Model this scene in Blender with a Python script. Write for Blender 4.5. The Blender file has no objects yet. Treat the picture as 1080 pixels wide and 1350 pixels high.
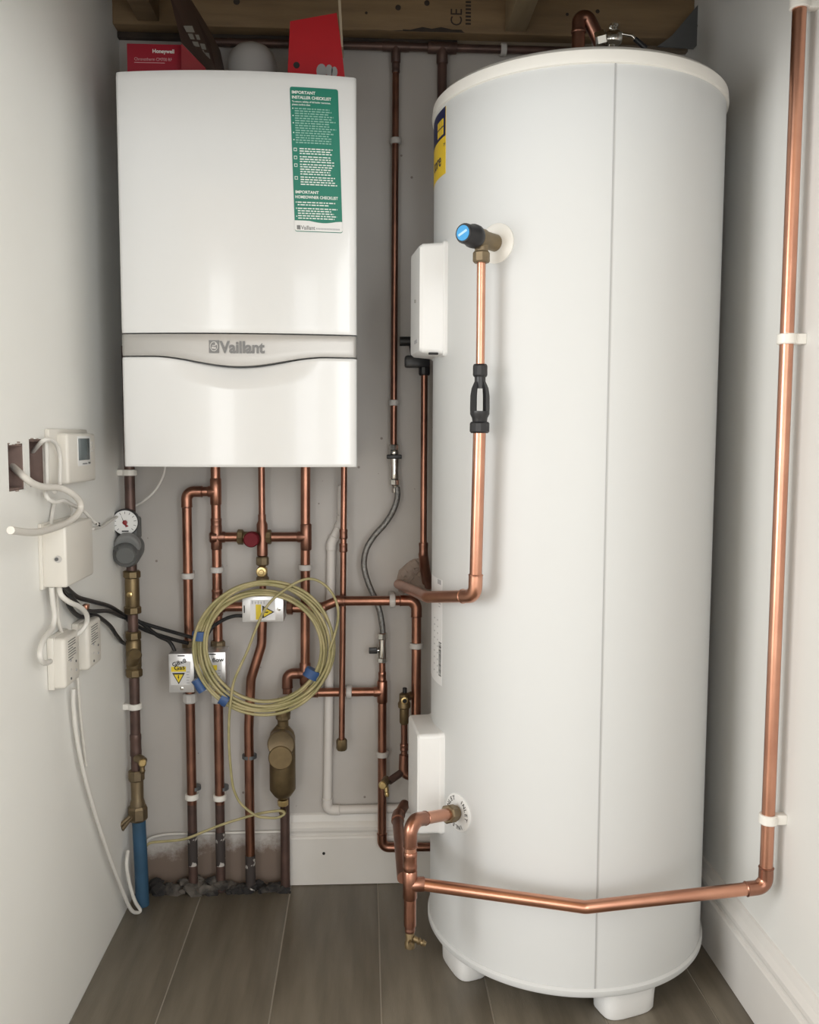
import bpy, bmesh, math, random
from mathutils import Vector, Matrix
random.seed(7)
C = bpy.context.scene.collection
S = bpy.context.scene
# ------------------------------------------------------------------ camera
F, YAW, PIT, ROL, H = 1170.0, .0505, .0840, -.0036, 1.057
fw = Vector((math.sin(YAW)*math.cos(PIT), math.cos(YAW)*math.cos(PIT), -math.sin(PIT)))
rt0 = Vector((math.cos(YAW), -math.sin(YAW), 0)); dn0 = fw.cross(rt0)
rt = rt0*math.cos(ROL)+dn0*math.sin(ROL); dn = dn0*math.cos(ROL)-rt0*math.sin(ROL)
CAM = Vector((0, 0, H))
cd = bpy.data.cameras.new('camera'); co = bpy.data.objects.new('camera', cd); C.objects.link(co)
m = Matrix((rt, -dn, -fw)).transposed().to_4x4(); m.translation = CAM
co.matrix_world = m
cd.sensor_fit = 'VERTICAL'; cd.sensor_height = 36; cd.lens = 36*F/1350; cd.clip_start = .01
S.camera = co
# ------------------------------------------------------------------ world, lights, exposure
w = bpy.data.worlds.new('world'); S.world = w; w.use_nodes = True
w.node_tree.nodes['Background'].inputs[0].default_value = (.86, .93, 1, 1)
w.node_tree.nodes['Background'].inputs[1].default_value = .6
def area(name, loc, direction, sx, sy, power, col):
    l = bpy.data.lights.new(name, 'AREA'); l.shape = 'RECTANGLE'; l.size = sx; l.size_y = sy
    l.energy = power; l.color = col
    o = bpy.data.objects.new(name, l); C.objects.link(o); o.location = loc
    o.rotation_euler = Vector(direction).to_track_quat('-Z', 'Y').to_euler(); return o
area('daylight_side_window', (-2.36, -.35, 1.30), (1, 0, 0), 1.75, 1.5, 66, (1, 1, .985))
area('daylight_left_casement', (-1.12, -2.36, 1.10), (0, 1, 0), .44, 1.95, 14, (1, .99, .97))
area('daylight_right_casement', (.48, -2.36, 1.10), (0, 1, 0), .44, 1.95, 11, (.98, .99, 1))
area('fill_light_right', (.70, -.55, 1.25), (-1, 0, 0), .95, 1.3, 27, (.99, 1, .99))  # added fill behind the camera, brightens the left wall
S.view_settings.view_transform = 'Standard'; S.view_settings.look = 'None'
S.view_settings.exposure = .20; S.view_settings.gamma = 1
S.view_settings.use_curve_mapping = False
# ------------------------------------------------------------------ measuring: a sight line of the photo meets a known plane
def ray(u, v): return rt*((u-540)/F)+dn*((v-675)/F)+fw
def at(u, v, Y): d = ray(u, v); return CAM+d*(Y/d.y)
def atX(u, v, X): d = ray(u, v); return CAM+d*(X/d.x)
def atZ(u, v, Z): d = ray(u, v); return CAM+d*((Z-H)/d.z)
CX, CY, CR = .41, 1.76, .275
def atC(u, v, r=CR):
    d = ray(u, v); a = d.x*d.x+d.y*d.y; b = -2*(d.x*CX+d.y*CY); c = CX*CX+CY*CY-r*r
    q = max(0, b*b-4*a*c); return CAM+d*((-b-math.sqrt(q))/(2*a))
BW, LW, RW = 2.045, -.535, .722          # back, left and right wall planes
# ------------------------------------------------------------------ materials
MATS = {}
def mat(name, col, rough=.5, metal=0, col2=None, scale=8, amt=.5, bump=0, bscale=60, coat=0, stretch=None, lo=.35, hi=.7, spec=.5, detail=6):
    if name in MATS: return MATS[name]
    M = bpy.data.materials.new(name); M.use_nodes = True; nt = M.node_tree; b = nt.nodes['Principled BSDF']
    b.inputs['Base Color'].default_value = (*col, 1); b.inputs['Roughness'].default_value = rough
    b.inputs['Metallic'].default_value = metal; b.inputs['Coat Weight'].default_value = coat
    b.inputs['Specular IOR Level'].default_value = spec; b.inputs['Coat Roughness'].default_value = .06
    if col2 or bump:
        tc = nt.nodes.new('ShaderNodeTexCoord'); mp = nt.nodes.new('ShaderNodeMapping'); nt.links.new(tc.outputs['Object'], mp.inputs[0])
        if stretch: mp.inputs['Scale'].default_value = stretch
    if col2:
        n = nt.nodes.new('ShaderNodeTexNoise'); n.inputs['Scale'].default_value = scale; n.inputs['Detail'].default_value = detail
        nt.links.new(mp.outputs[0], n.inputs['Vector'])
        mr = nt.nodes.new('ShaderNodeMapRange'); mr.inputs[1].default_value = lo; mr.inputs[2].default_value = hi; mr.inputs[4].default_value = amt
        nt.links.new(n.outputs[0], mr.inputs[0])
        mx = nt.nodes.new('ShaderNodeMix'); mx.data_type = 'RGBA'; mx.inputs[6].default_value = (*col, 1); mx.inputs[7].default_value = (*col2, 1)
        nt.links.new(mr.outputs[0], mx.inputs[0]); nt.links.new(mx.outputs[2], b.inputs['Base Color'])
    if bump:
        n2 = nt.nodes.new('ShaderNodeTexNoise'); n2.inputs['Scale'].default_value = bscale; n2.inputs['Detail'].default_value = 5
        nt.links.new(mp.outputs[0], n2.inputs['Vector'])
        bp = nt.nodes.new('ShaderNodeBump'); bp.inputs['Strength'].default_value = bump; bp.inputs['Distance'].default_value = .004
        nt.links.new(n2.outputs[0], bp.inputs['Height']); nt.links.new(bp.outputs[0], b.inputs['Normal'])
    MATS[name] = M; return M
COP = mat('copper', (.44, .215, .148), .29, 1, (.20, .10, .074), 14, .85)
COPN = mat('bright_copper', (.68, .355, .245), .28, 1, (.47, .225, .155), 10, .75)
COPD = mat('tarnished_copper', (.34, .17, .12), .36, 1, (.17, .09, .07), 16, .85)
COPB = mat('brown_oxidised_copper', (.155, .095, .08), .45, .55, (.075, .052, .047), 18, .9)
BRA = mat('aged_brass', (.25, .185, .10), .47, .85, (.14, .105, .06), 25, .85)
BRAN = mat('clean_brass', (.70, .54, .27), .28, 1, (.50, .36, .16), 30, .6)
GUN = mat('dull_bronze', (.27, .21, .13), .5, .8, (.16, .125, .085), 22, .7)
CHR = mat('chrome', (.62, .61, .58), .16, 1)
STEEL = mat('braided_steel', (.34, .34, .33), .34, 1, (.18, .18, .18), 160, .8, .5, 500)
GALV = mat('galvanised_steel', (.20, .21, .22), .5, .7, (.13, .14, .15), 12, .6)
ALU = mat('satin_aluminium', (.74, .74, .75), .34, .85, (.62, .62, .64), 9, .5)
ENAM = mat('white_enamel', (.78, .785, .785), .2, 0, coat=.25)
ENAMS = mat('white_coated_steel', (.62, .63, .628), .45, 0, bump=.05, bscale=9, spec=.32)
LIDM = mat('cream_white_plastic', (.84, .82, .77), .38)
WPL = mat('white_plastic', (.80, .80, .79), .34)
CPL = mat('ivory_plastic', (.76, .73, .67), .36)
GPL = mat('pale_grey_plastic', (.58, .56, .54), .45)
MGP = mat('mid_grey_plastic', (.14, .146, .146), .45)
DGP = mat('dark_grey_plastic', (.12, .125, .125), .5)
BLK = mat('black_plastic', (.014, .014, .016), .38)
BLKC = mat('black_cable_sheath', (.018, .018, .02), .45)
SILV = mat('silver_trim', (.48, .47, .455), .45, .6)
LOGO = mat('logo_grey', (.18, .18, .18), .4, .3)
GREEN = mat('sticker_green', (.012, .20, .135), .5)
INK = mat('black_ink', (.012, .012, .012), .6)
WINK = mat('white_ink', (.80, .84, .80), .6)
PALEINK = mat('pale_green_ink', (.28, .50, .42), .6)
YEL = mat('yellow_print', (.78, .60, .03), .5)
CYEL = mat('label_yellow', (.80, .55, .03), .4)
NAVY = mat('label_navy', (.012, .016, .07), .4)
STK = mat('sticker_silver', (.66, .66, .67), .4, .3)
STKG = mat('sticker_grey_print', (.42, .42, .44), .5)
RED = mat('red_card', (.50, .012, .02), .5, 0, (.42, .01, .02), 5, .6)
REDD = mat('dark_red_card', (.24, .010, .016), .5)
CARDB = mat('brown_printed_card', (.085, .05, .04), .5, 0, (.05, .04, .035), 10, .8)
CARDE = mat('raw_card_edge', (.45, .38, .28), .8)
REDK = mat('red_knob', (.15, .008, .016), .6, spec=.25)
BLUEC = mat('blue_cap', (.05, .32, .66), .35)
PALEB = mat('pale_blue_print', (.42, .66, .86), .4)
MDPE = mat('blue_water_pipe', (.035, .10, .185), .5, 0, (.025, .06, .095), 9, .8)
TAPE = mat('blue_tape', (.035, .09, .24), .45)
EARTH = mat('green_yellow_cable', (.46, .395, .215), .45, 0, (.26, .25, .10), 30, .75)
CABW = mat('white_cable_sheath', (.76, .74, .70), .42)
CABG = mat('grey_white_cable_sheath', (.70, .67, .62), .45)
PWP = mat('white_painted_waste_pipe', (.74, .71, .68), .5)
LCD = mat('lcd_glass', (.14, .17, .18), .15)
PINE = mat('pine_timber', (.30, .205, .11), .65, 0, (.19, .125, .068), 5, .9, .15, 40, stretch=(1, 6, 9))
PINEL = mat('pale_pine_timber', (.40, .31, .19), .65, 0, (.29, .22, .13), 5, .8, .15, 40, stretch=(7, 1, 7))
BRD = mat('ceiling_board', (.30, .21, .11), .75, 0, (.20, .14, .075), 4, .8)
SOOT_SHADE = mat('soot_and_shade_timber', (.035, .028, .026), .8, 0, (.09, .065, .045), 14, .6)  # soot and stamp colour, also the shade strip under the joist
SKW = mat('white_gloss_skirting', (.76, .74, .71), .38, 0, (.68, .66, .63), 5, .6)
RWM = mat('white_wall_paint', (.79, .79, .765), .6, 0, (.74, .735, .71), 3, .6, .08, 25)
RUB = mat('mortar_rubble', (.13, .115, .10), .9, 0, (.025, .023, .023), 18, 1, .6, 40, lo=.4, hi=.55)
PATCH = mat('broken_plaster', (.42, .34, .29), .9, 0, (.27, .205, .17), 12, .9, .7, 50)
DARKH = mat('hole_brick', (.27, .185, .16), .9, 0, (.12, .085, .075), 12, .9, .6, 40)
GROUT = mat('grout', (.52, .48, .42), .9)
DARKV = mat('dark_void', (.02, .02, .02), .8)
MEMO = mat('rubber_end', (.03, .03, .03), .6)

def wall_back_mat():
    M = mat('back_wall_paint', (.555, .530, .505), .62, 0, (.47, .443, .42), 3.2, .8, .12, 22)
    nt = M.node_tree; b = nt.nodes['Principled BSDF']; src = b.inputs['Base Color'].links[0].from_socket
    geo = nt.nodes.new('ShaderNodeNewGeometry'); sx = nt.nodes.new('ShaderNodeSeparateXYZ'); nt.links.new(geo.outputs['Position'], sx.inputs[0])
    no = nt.nodes.new('ShaderNodeTexNoise'); no.inputs['Scale'].default_value = 14; no.inputs['Detail'].default_value = 8; no.inputs['Roughness'].default_value = .7
    nt.links.new(geo.outputs['Position'], no.inputs['Vector'])
    def mth(op, a, bb):
        n = nt.nodes.new('ShaderNodeMath'); n.operation = op; n.use_clamp = False
        for i, k in enumerate((a, bb)):
            if isinstance(k, (int, float)): n.inputs[i].default_value = k
            else: nt.links.new(k, n.inputs[i])
        return n.outputs[0]
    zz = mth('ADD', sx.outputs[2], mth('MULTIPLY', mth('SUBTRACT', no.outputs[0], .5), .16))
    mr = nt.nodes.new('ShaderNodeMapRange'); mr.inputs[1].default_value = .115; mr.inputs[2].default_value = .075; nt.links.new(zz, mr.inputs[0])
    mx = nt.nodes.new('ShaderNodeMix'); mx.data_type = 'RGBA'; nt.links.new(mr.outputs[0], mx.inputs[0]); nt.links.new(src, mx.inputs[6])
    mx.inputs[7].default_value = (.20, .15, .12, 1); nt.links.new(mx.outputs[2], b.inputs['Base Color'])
    # small scuffs and drill specks
    vo = nt.nodes.new('ShaderNodeTexVoronoi'); vo.inputs['Scale'].default_value = 17; nt.links.new(geo.outputs['Position'], vo.inputs['Vector'])
    sp = mth('LESS_THAN', vo.outputs['Distance'], .05)
    m2 = nt.nodes.new('ShaderNodeMix'); m2.data_type = 'RGBA'; nt.links.new(sp, m2.inputs[0]); nt.links.new(mx.outputs[2], m2.inputs[6])
    m2.inputs[7].default_value = (.28, .24, .22, 1); nt.links.new(m2.outputs[2], b.inputs['Base Color'])
    return M
WBM = wall_back_mat()
WLM = mat('left_wall_plaster', (.90, .895, .86), .65, 0, (.85, .84, .805), 2.4, .7, .25, 14)
def floor_mat():
    M = mat('wood_effect_tile', (.150, .128, .096), .45, 0, (.25, .218, .17), 3.0, .9, .12, 60, stretch=(9, 1.0, 1))
    return M
TIL = floor_mat()

# ------------------------------------------------------------------ mesh helpers
WL = {}
def mk(name, verts, faces, material, parent=None, smooth=True, ang=38, tri=False):
    vs = [Vector(v) for v in verts]
    lo = Vector([min(v[i] for v in vs) for i in range(3)]); hi = Vector([max(v[i] for v in vs) for i in range(3)])
    org = Vector(((lo.x+hi.x)/2, (lo.y+hi.y)/2, lo.z))
    me = bpy.data.meshes.new(name); me.from_pydata([v-org for v in vs], [], faces); me.validate()
    bm = bmesh.new(); bm.from_mesh(me); bmesh.ops.recalc_face_normals(bm, faces=bm.faces); bm.to_mesh(me); bm.free()
    if smooth:
        me.polygons.foreach_set('use_smooth', [True]*len(me.polygons)); me.set_sharp_from_angle(angle=math.radians(ang))
    me.materials.append(material)
    o = bpy.data.objects.new(name, me); C.objects.link(o)
    WL[o.name] = org
    if parent: o.parent = parent; o.location = org-WL[parent.name]
    else: o.location = org
    return o
def tag(o, label=None, cat=None, group=None, kind=None):
    if label: o['label'] = label
    if cat: o['category'] = cat
    if group: o['group'] = group
    if kind: o['kind'] = kind
    return o
def thing(name, label, cat, loc, group=None, kind=None):
    o = bpy.data.objects.new(name, None); C.objects.link(o); o.location = loc; WL[o.name] = Vector(loc); o.empty_display_size = .05
    return tag(o, label, cat, group, kind)
def basis(ax):
    ax = Vector(ax).normalized(); u = ax.cross(Vector((0, 0, 1)))
    if u.length < 1e-3: u = Vector((1, 0, 0))
    u.normalize(); return u, ax.cross(u), ax
def lathe_data(prof, base, axis, seg=24, phase=0):
    u, v, a = basis(axis); base = Vector(base); V = []; Fc = []
    for r, h in prof:
        for k in range(seg):
            t = 2*math.pi*k/seg+phase; V.append(base+a*h+(u*math.cos(t)+v*math.sin(t))*r)
    n = len(prof)
    for i in range(n-1):
        for k in range(seg):
            Fc.append((i*seg+k, i*seg+(k+1) % seg, (i+1)*seg+(k+1) % seg, (i+1)*seg+k))
    Fc.append(tuple(range(seg))[::-1]); Fc.append(tuple((n-1)*seg+k for k in range(seg)))
    return V, Fc
def lathe(name, prof, base, axis, material, parent=None, seg=24, ang=38, phase=0):
    prof = [(max(r, .0002), h) for r, h in prof]
    V, Fc = lathe_data(prof, base, axis, seg, phase); return mk(name, V, Fc, material, parent, ang=ang)
def nut(name, base, axis, r, h, material, parent=None, seg=6):
    return lathe(name, [(r*.86, 0), (r, h*.14), (r, h*.86), (r*.86, h)], base, axis, material, parent, seg, 25)
def ring(name, c, axis, ri, ro, h, material, parent=None, seg=28):
    u, v, a = basis(axis); V = []; Fc = []; c = Vector(c)
    pr = [(ri, -h/2), (ro-.0015, -h/2), (ro, -h/2+.0015), (ro, h/2-.0015), (ro-.0015, h/2), (ri, h/2)]
    n = len(pr)
    for r, hh in pr:
        for k in range(seg):
            t = 2*math.pi*k/seg; V.append(c+a*hh+(u*math.cos(t)+v*math.sin(t))*r)
    for i in range(n):
        j = (i+1) % n
        for k in range(seg): Fc.append((i*seg+k, i*seg+(k+1) % seg, j*seg+(k+1) % seg, j*seg+k))
    return mk(name, V, Fc, material, parent)
def fillet(pts, bend, n=7):
    pts = [Vector(p) for p in pts]
    if not bend or len(pts) < 3: return pts
    out = [pts[0]]
    for i in range(1, len(pts)-1):
        p = pts[i]; a = (pts[i-1]-p); b = (pts[i+1]-p); la, lb = a.length, b.length; a.normalize(); b.normalize()
        ang = a.angle(b, math.pi); half = ang/2
        if math.pi-ang < .03: out.append(p); continue
        t = min(bend/math.tan(half), la*.49, lb*.49); r = t*math.tan(half)
        c = p+(a+b).normalized()*(r/math.sin(half)); s = p+a*t-c; e = p+b*t-c
        for k in range(n+1):
            out.append(c+s.normalized().slerp(e.normalized(), k/n)*r)
    out.append(pts[-1]); return out
def smooth_pts(pts, n=7, closed=False):
    P = [Vector(p) for p in pts]; N = len(P); out = []
    for i in range(N if closed else N-1):
        p0, p1, p2, p3 = (P[(i-1) % N], P[i], P[(i+1) % N], P[(i+2) % N]) if closed else (P[max(i-1, 0)], P[i], P[i+1], P[min(i+2, N-1)])
        for k in range(n):
            t = k/n; out.append(.5*((2*p1)+(p2-p0)*t+(2*p0-5*p1+4*p2-p3)*t*t+(3*p1-p0-3*p2+p3)*t**3))
    if not closed: out.append(P[-1])
    return out
def tube_data(path, r, seg=14, closed=False):
    P = [Vector(p) for p in path]; Q = [P[0]]
    for p in P[1:]:
        if (p-Q[-1]).length > 1e-5: Q.append(p)
    P = Q; N = len(P); V = []; Fc = []
    def tg(i):
        a = P[(i-1) % N] if (closed or i > 0) else P[i]; b = P[(i+1) % N] if (closed or i < N-1) else P[i]
        return (b-a).normalized()
    t0 = tg(0); u = t0.cross(Vector((0, 0, 1)))
    if u.length < .05: u = t0.cross(Vector((1, 0, 0)))
    u.normalize()
    for i in range(N):
        t = tg(i); u = (u-t*u.dot(t)).normalized(); v = t.cross(u)
        rr = r(i/(N-1)) if callable(r) else r
        for k in range(seg):
            a = 2*math.pi*k/seg; V.append(P[i]+(u*math.cos(a)+v*math.sin(a))*rr)
    for i in range(N if closed else N-1):
        j = (i+1) % N
        for k in range(seg): Fc.append((i*seg+k, i*seg+(k+1) % seg, j*seg+(k+1) % seg, j*seg+k))
    if not closed: Fc.append(tuple(range(seg))[::-1]); Fc.append(tuple((N-1)*seg+k for k in range(seg)))
    return V, Fc
def tube(name, pts, r, material, parent=None, bend=0, seg=16):
    V, Fc = tube_data(fillet(pts, bend), r, seg); return mk(name, V, Fc, material, parent, ang=50)
def cable(name, pts, r, material, parent=None, seg=8, n=7):
    V, Fc = tube_data(smooth_pts(pts, n), r, seg); return mk(name, V, Fc, material, parent, ang=60)
def box(name, c, size, material, parent=None, bevel=.003, axes=None, seg=2):
    bm = bmesh.new(); bmesh.ops.create_cube(bm, size=1)
    for v in bm.verts: v.co = Vector((v.co.x*size[0], v.co.y*size[1], v.co.z*size[2]))
    if bevel: bmesh.ops.bevel(bm, geom=list(bm.edges), offset=min(bevel, min(size)*.45), segments=seg, affect='EDGES', profile=.5)
    ax = axes or (Vector((1, 0, 0)), Vector((0, 1, 0)), Vector((0, 0, 1))); c = Vector(c)
    bm.verts.ensure_lookup_table()
    V = [c+ax[0]*v.co.x+ax[1]*v.co.y+ax[2]*v.co.z for v in bm.verts]; Fc = [tuple(v.index for v in f.verts) for f in bm.faces]
    bm.free(); return mk(name, V, Fc, material, parent, ang=35)
def prism(name, poly, d, material, parent=None):
    """polygon in space pushed along d"""
    n = len(poly); d = Vector(d); V = [Vector(p) for p in poly]+[Vector(p)+d for p in poly]
    Fc = [tuple(range(n))[::-1], tuple(range(n, 2*n))]+[(i, (i+1) % n, n+(i+1) % n, n+i) for i in range(n)]
    return mk(name, V, Fc, material, parent, ang=30)
def multi(name, datas, material, parent=None, ang=38):
    V = []; Fc = []
    for v, f in datas:
        o = len(V); V += list(v); Fc += [tuple(i+o for i in q) for q in f]
    return mk(name, V, Fc, material, parent, ang=ang)
def plate_data(mapf, x0, x1, y0, y1, d, nx=1):
    """thin printed plate on a mapped surface"""
    V = []; Fc = []
    for k in range(nx+1):
        x = x0+(x1-x0)*k/nx
        for y in (y0, y1):
            for dd in (0, d): V.append(mapf(x, y, dd))
    for k in range(nx):
        a = 4*k; b = a+4
        Fc += [(a+1, a+3, b+3, b+1), (a, b, b+2, a+2), (a, a+1, b+1, b), (a+2, b+2, b+3, a+3)]
    Fc += [(0, 2, 3, 1), (4*nx, 4*nx+1, 4*nx+3, 4*nx+2)]
    return V, Fc
def text_data(s, size, mapf, x, y, d=.0012, align='LEFT', bold=0, rot=0, sx=1):
    cu = bpy.data.curves.new('lettering', 'FONT'); cu.body = s; cu.size = size; cu.align_x = align; cu.offset = bold*size; cu.resolution_u = 3
    ob = bpy.data.objects.new('lettering', cu); me = bpy.data.meshes.new_from_object(ob)
    ca, sa = math.cos(rot), math.sin(rot)
    V = [mapf(x+v.co.x*sx*ca-v.co.y*sa, y+v.co.x*sx*sa+v.co.y*ca, d) for v in me.vertices]; Fc = [tuple(p.vertices) for p in me.polygons]
    bpy.data.objects.remove(ob); bpy.data.curves.remove(cu); bpy.data.meshes.remove(me); return V, Fc

# ------------------------------------------------------------------ setting
def solid(name, lo, hi, material, parent=None, bevel=0, kind='structure'):
    lo = Vector(lo); hi = Vector(hi); o = box(name, (lo+hi)/2, hi-lo, material, parent, bevel)
    if not parent: tag(o, kind=kind)
    return o
XL, YR, ZC = -2.4, -2.4, 2.20
fl = solid('floor', (XL, YR, -.06), (RW+.1, BW+.1, -.0025), GROUT)
px0 = .030-.2045*3
col = 0; x = px0
while x < RW-.01:
    xa = max(x, LW)+.0015; xb = min(x+.2045, RW)-.0015
    ends = [2.030 if xa > -.19 else 2.006, .806]
    if xb-xa > .02:
        solid('plank', (xa, ends[1], -.013), (xb, ends[0], 0), TIL, fl, .001)
        solid('plank', (xa, -.4, -.013), (xb, ends[1]-.003, 0), TIL, fl, .001)
    x += .2045; col += 1
solid('ceiling', (XL, YR, ZC), (RW+.1, BW+.1, ZC+.06), BRD)
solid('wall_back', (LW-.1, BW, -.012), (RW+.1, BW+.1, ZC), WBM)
# left wall with two chopped-out socket recesses
HO = []
for (u0, u1, v0, v1) in ((10, 34, 585, 645), (38, 60, 579, 639)):
    a = atX(u0, v0, LW); b = atX(u1, v1, LW); HO.append((a.y, b.y, b.z, a.z))
def wall_with_recess():
    ys = sorted({1.17, BW, *[h[0] for h in HO], *[h[1] for h in HO]}); zs = sorted({-.012, ZC, *[h[2] for h in HO], *[h[3] for h in HO]})
    D = []
    for i in range(len(ys)-1):
        for j in range(len(zs)-1):
            cy, cz = (ys[i]+ys[i+1])/2, (zs[j]+zs[j+1])/2
            hole = any(h[0] < cy < h[1] and h[2] < cz < h[3] for h in HO)
            X1 = LW-.045 if hole else LW
            V = [(xx, yy, zz) for xx in (LW-.1, X1) for yy in (ys[i], ys[i+1]) for zz in (zs[j], zs[j+1])]
            D.append((V, [(0, 1, 3, 2), (4, 6, 7, 5), (0, 4, 5, 1), (2, 3, 7, 6), (0, 2, 6, 4), (1, 5, 7, 3)]))
    return multi('wall_left', D, WLM)
wl = wall_with_recess(); tag(wl, kind='structure')
for h in HO:   # raw brick lining of each recess
    cy, cz = (h[0]+h[1])/2, (h[2]+h[3])/2; sy, sz = h[1]-h[0], h[3]-h[2]
    t = .004; D = []
    rb = box('recess_lining', (LW-.043, cy, cz), (.004, sy-.002, sz-.002), DARKH, wl, 0)
    for (yy, zz, a, b) in ((h[0]+t/2, cz, t, sz), (h[1]-t/2, cz, t, sz), (cy, h[2]+t/2, sy, t), (cy, h[3]-t/2, sy, t)):
        box('recess_side', (LW-.0225, yy, zz), (.039, a, b), DARKH, wl, .0008)
    box('back_box', (LW-.036, cy-.012, cz+.002), (.010, .026, .05), GALV, wl, .002)
    lathe('fixing_screw', [(.004, 0), (.004, .004), (.002, .005)], (LW-.031, cy-.012, cz), (1, 0, 0), CHR, wl, 12)
# ragged plaster lip left around the recesses
for k in range(14):
    h = HO[k % 2]; yy = h[0]+(h[1]-h[0])*random.random(); zz = h[3] if k < 9 else h[2]
    box('plaster_chip', (LW+.0004, yy, zz+random.uniform(-.001, .002)), (.002, random.uniform(.006, .014), random.uniform(.0015, .003)), PATCH if k % 3 else WLM, wl, .0012)
# the room the cupboard opens onto
solid('wall_front', (XL, 1.17, -.012), (LW-.1, 1.27, ZC), RWM)
def wall_open(name, axis, c0, c1, a0, a1, o0, o1, z0, z1):
    D = []
    for (p, q, r, s) in ((a0, o0, -.012, ZC), (o1, a1, -.012, ZC), (o0, o1, -.012, z0), (o0, o1, z1, ZC)):
        if s-r < .02: continue
        lo, hi = ((c0, p, r), (c1, q, s)) if axis == 'x' else ((p, c0, r), (q, c1, s))
        V = [(xx, yy, zz) for xx in (lo[0], hi[0]) for yy in (lo[1], hi[1]) for zz in (lo[2], hi[2])]
        D.append((V, [(0, 1, 3, 2), (4, 6, 7, 5), (0, 4, 5, 1), (2, 3, 7, 6), (0, 2, 6, 4), (1, 5, 7, 3)]))
    return tag(multi(name, D, RWM), kind='structure')
wall_open('wall_right', 'x', RW, RW+.1, YR, BW, -1.05, -.05, .55, 1.95)  # opening behind the camera added for the fill light
wall_open('wall_side', 'x', XL-.1, XL, YR-.1, 1.27, -1.25, .55, .5, 2.1)
wall_open('wall_rear', 'y', YR-.1, YR, XL, -.32, -1.35, -.89, .08, 2.12)
wall_open('wall_rear_right', 'y', YR-.1, YR, -.32, RW+.1, .25, .71, .08, 2.12)
solid('wall_header', (LW, 1.07, 1.68), (RW, 1.17, ZC), RWM)
wn = thing('window_1', None, None, (XL, -.35, .5), kind='structure')
for (yy, zz, a, b) in ((-1.23, 1.3, .04, 1.6), (.53, 1.3, .04, 1.6), (-.35, .52, 1.72, .04), (-.35, 2.08, 1.72, .04)):
    box('window_frame', (XL-.05, yy, zz), (.06, a, b), WPL, wn, .004)
wn = thing('window_4', None, None, (RW+.05, -.55, .55), kind='structure')  # unseen frame added round the fill light on the right
for (yy, zz, a, b) in ((-1.03, 1.25, .04, 1.4), (-.07, 1.25, .04, 1.4), (-.55, .57, .92, .04), (-.55, 1.93, .92, .04)):
    box('window_frame', (RW+.05, yy, zz), (.06, a, b), WPL, wn, .004)
for n_, xc in ((2, -1.12), (3, .48)):
    wn = thing('window_%d' % n_, None, None, (xc, YR, .08), kind='structure')
    for (xx, zz, a, b) in ((xc-.21, 1.1, .04, 2.04), (xc+.21, 1.1, .04, 2.04), (xc, .10, .38, .04), (xc, 2.10, .38, .04)):
        box('window_frame', (xx, YR-.05, zz), (a, .06, b), WPL, wn, .004)
# skirting boards: swept profile (depth, height)
SKP = [(0, 0), (.018, 0), (.018, .112), (.016, .116), (.013, .118), (.013, .124), (.0155, .130), (.0155, .138), (.012, .146), (.009, .150), (.007, .158), (.004, .165), (0, .168)]
def skirting(name, p0, p1, out):
    out = Vector(out); n = len(SKP); V = []
    for p in (p0, p1):
        for d, h in SKP: V.append(Vector(p)+out*d+Vector((0, 0, h)))
    Fc = [tuple(range(n))[::-1], tuple(range(n, 2*n))]+[(i, (i+1) % n, n+(i+1) % n, n+i) for i in range(n)]
    return tag(mk(name, V, Fc, SKW, ang=20), kind='structure')
sk0 = at(382, 1130, BW-.018).x
bb = skirting('baseboard_back', (sk0, BW, .001), (RW-.02, BW, .001), (0, -1, 0))
lathe('screw_hole', [(.0035, 0), (.0035, .0012)], at(427, 1125, BW-.0178), (0, -1, 0), DARKV, bb, 12)
skirting('baseboard_right', (RW, BW-.0, .001), (RW, -1.6, .001), (-1, 0, 0))
# joists
jz = at(700, 46, 1.995).z
j = solid('ceiling_joist', (LW, 1.995, jz), (RW, BW, ZC), PINE, bevel=.002, kind=None)
tag(j, 'long pine joist with stamp and knots along top of back wall', 'joist')
j.pop('kind', None)
def jm(u, v):
    p = at(u, v, 1.995); return p.x, p.z
jmap = lambda x, z, d: Vector((x, 1.995-d, z))
def knot(u, v, r):
    x0, z0 = jm(u, v); lathe('knot', [(r, 0), (r*.9, .0006), (r*.5, .001)], (x0, 1.995, z0), (0, -1, 0), SOOT_SHADE, j, 14)
for (u, v, r) in ((525, 10, .006), (563, 4, .006), (483, 17, .003), (312, 2, .007), (788, 15, .0045), (748, 19, .0035)): knot(u, v, r)
cx0, cz0 = jm(609, 35)
multi('stamp', [text_data('CE', .036, jmap, cx0, cz0, .0007, rot=math.pi/2, sx=.85)], SOOT_SHADE, j)
D = []
for k in range(7): D.append(plate_data(jmap, cx0+.008, cx0+.0195, cz0+.004+k*.0075, cz0+.008+k*.0075, .0006))
multi('stamp_print', D, SOOT_SHADE, j)
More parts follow.
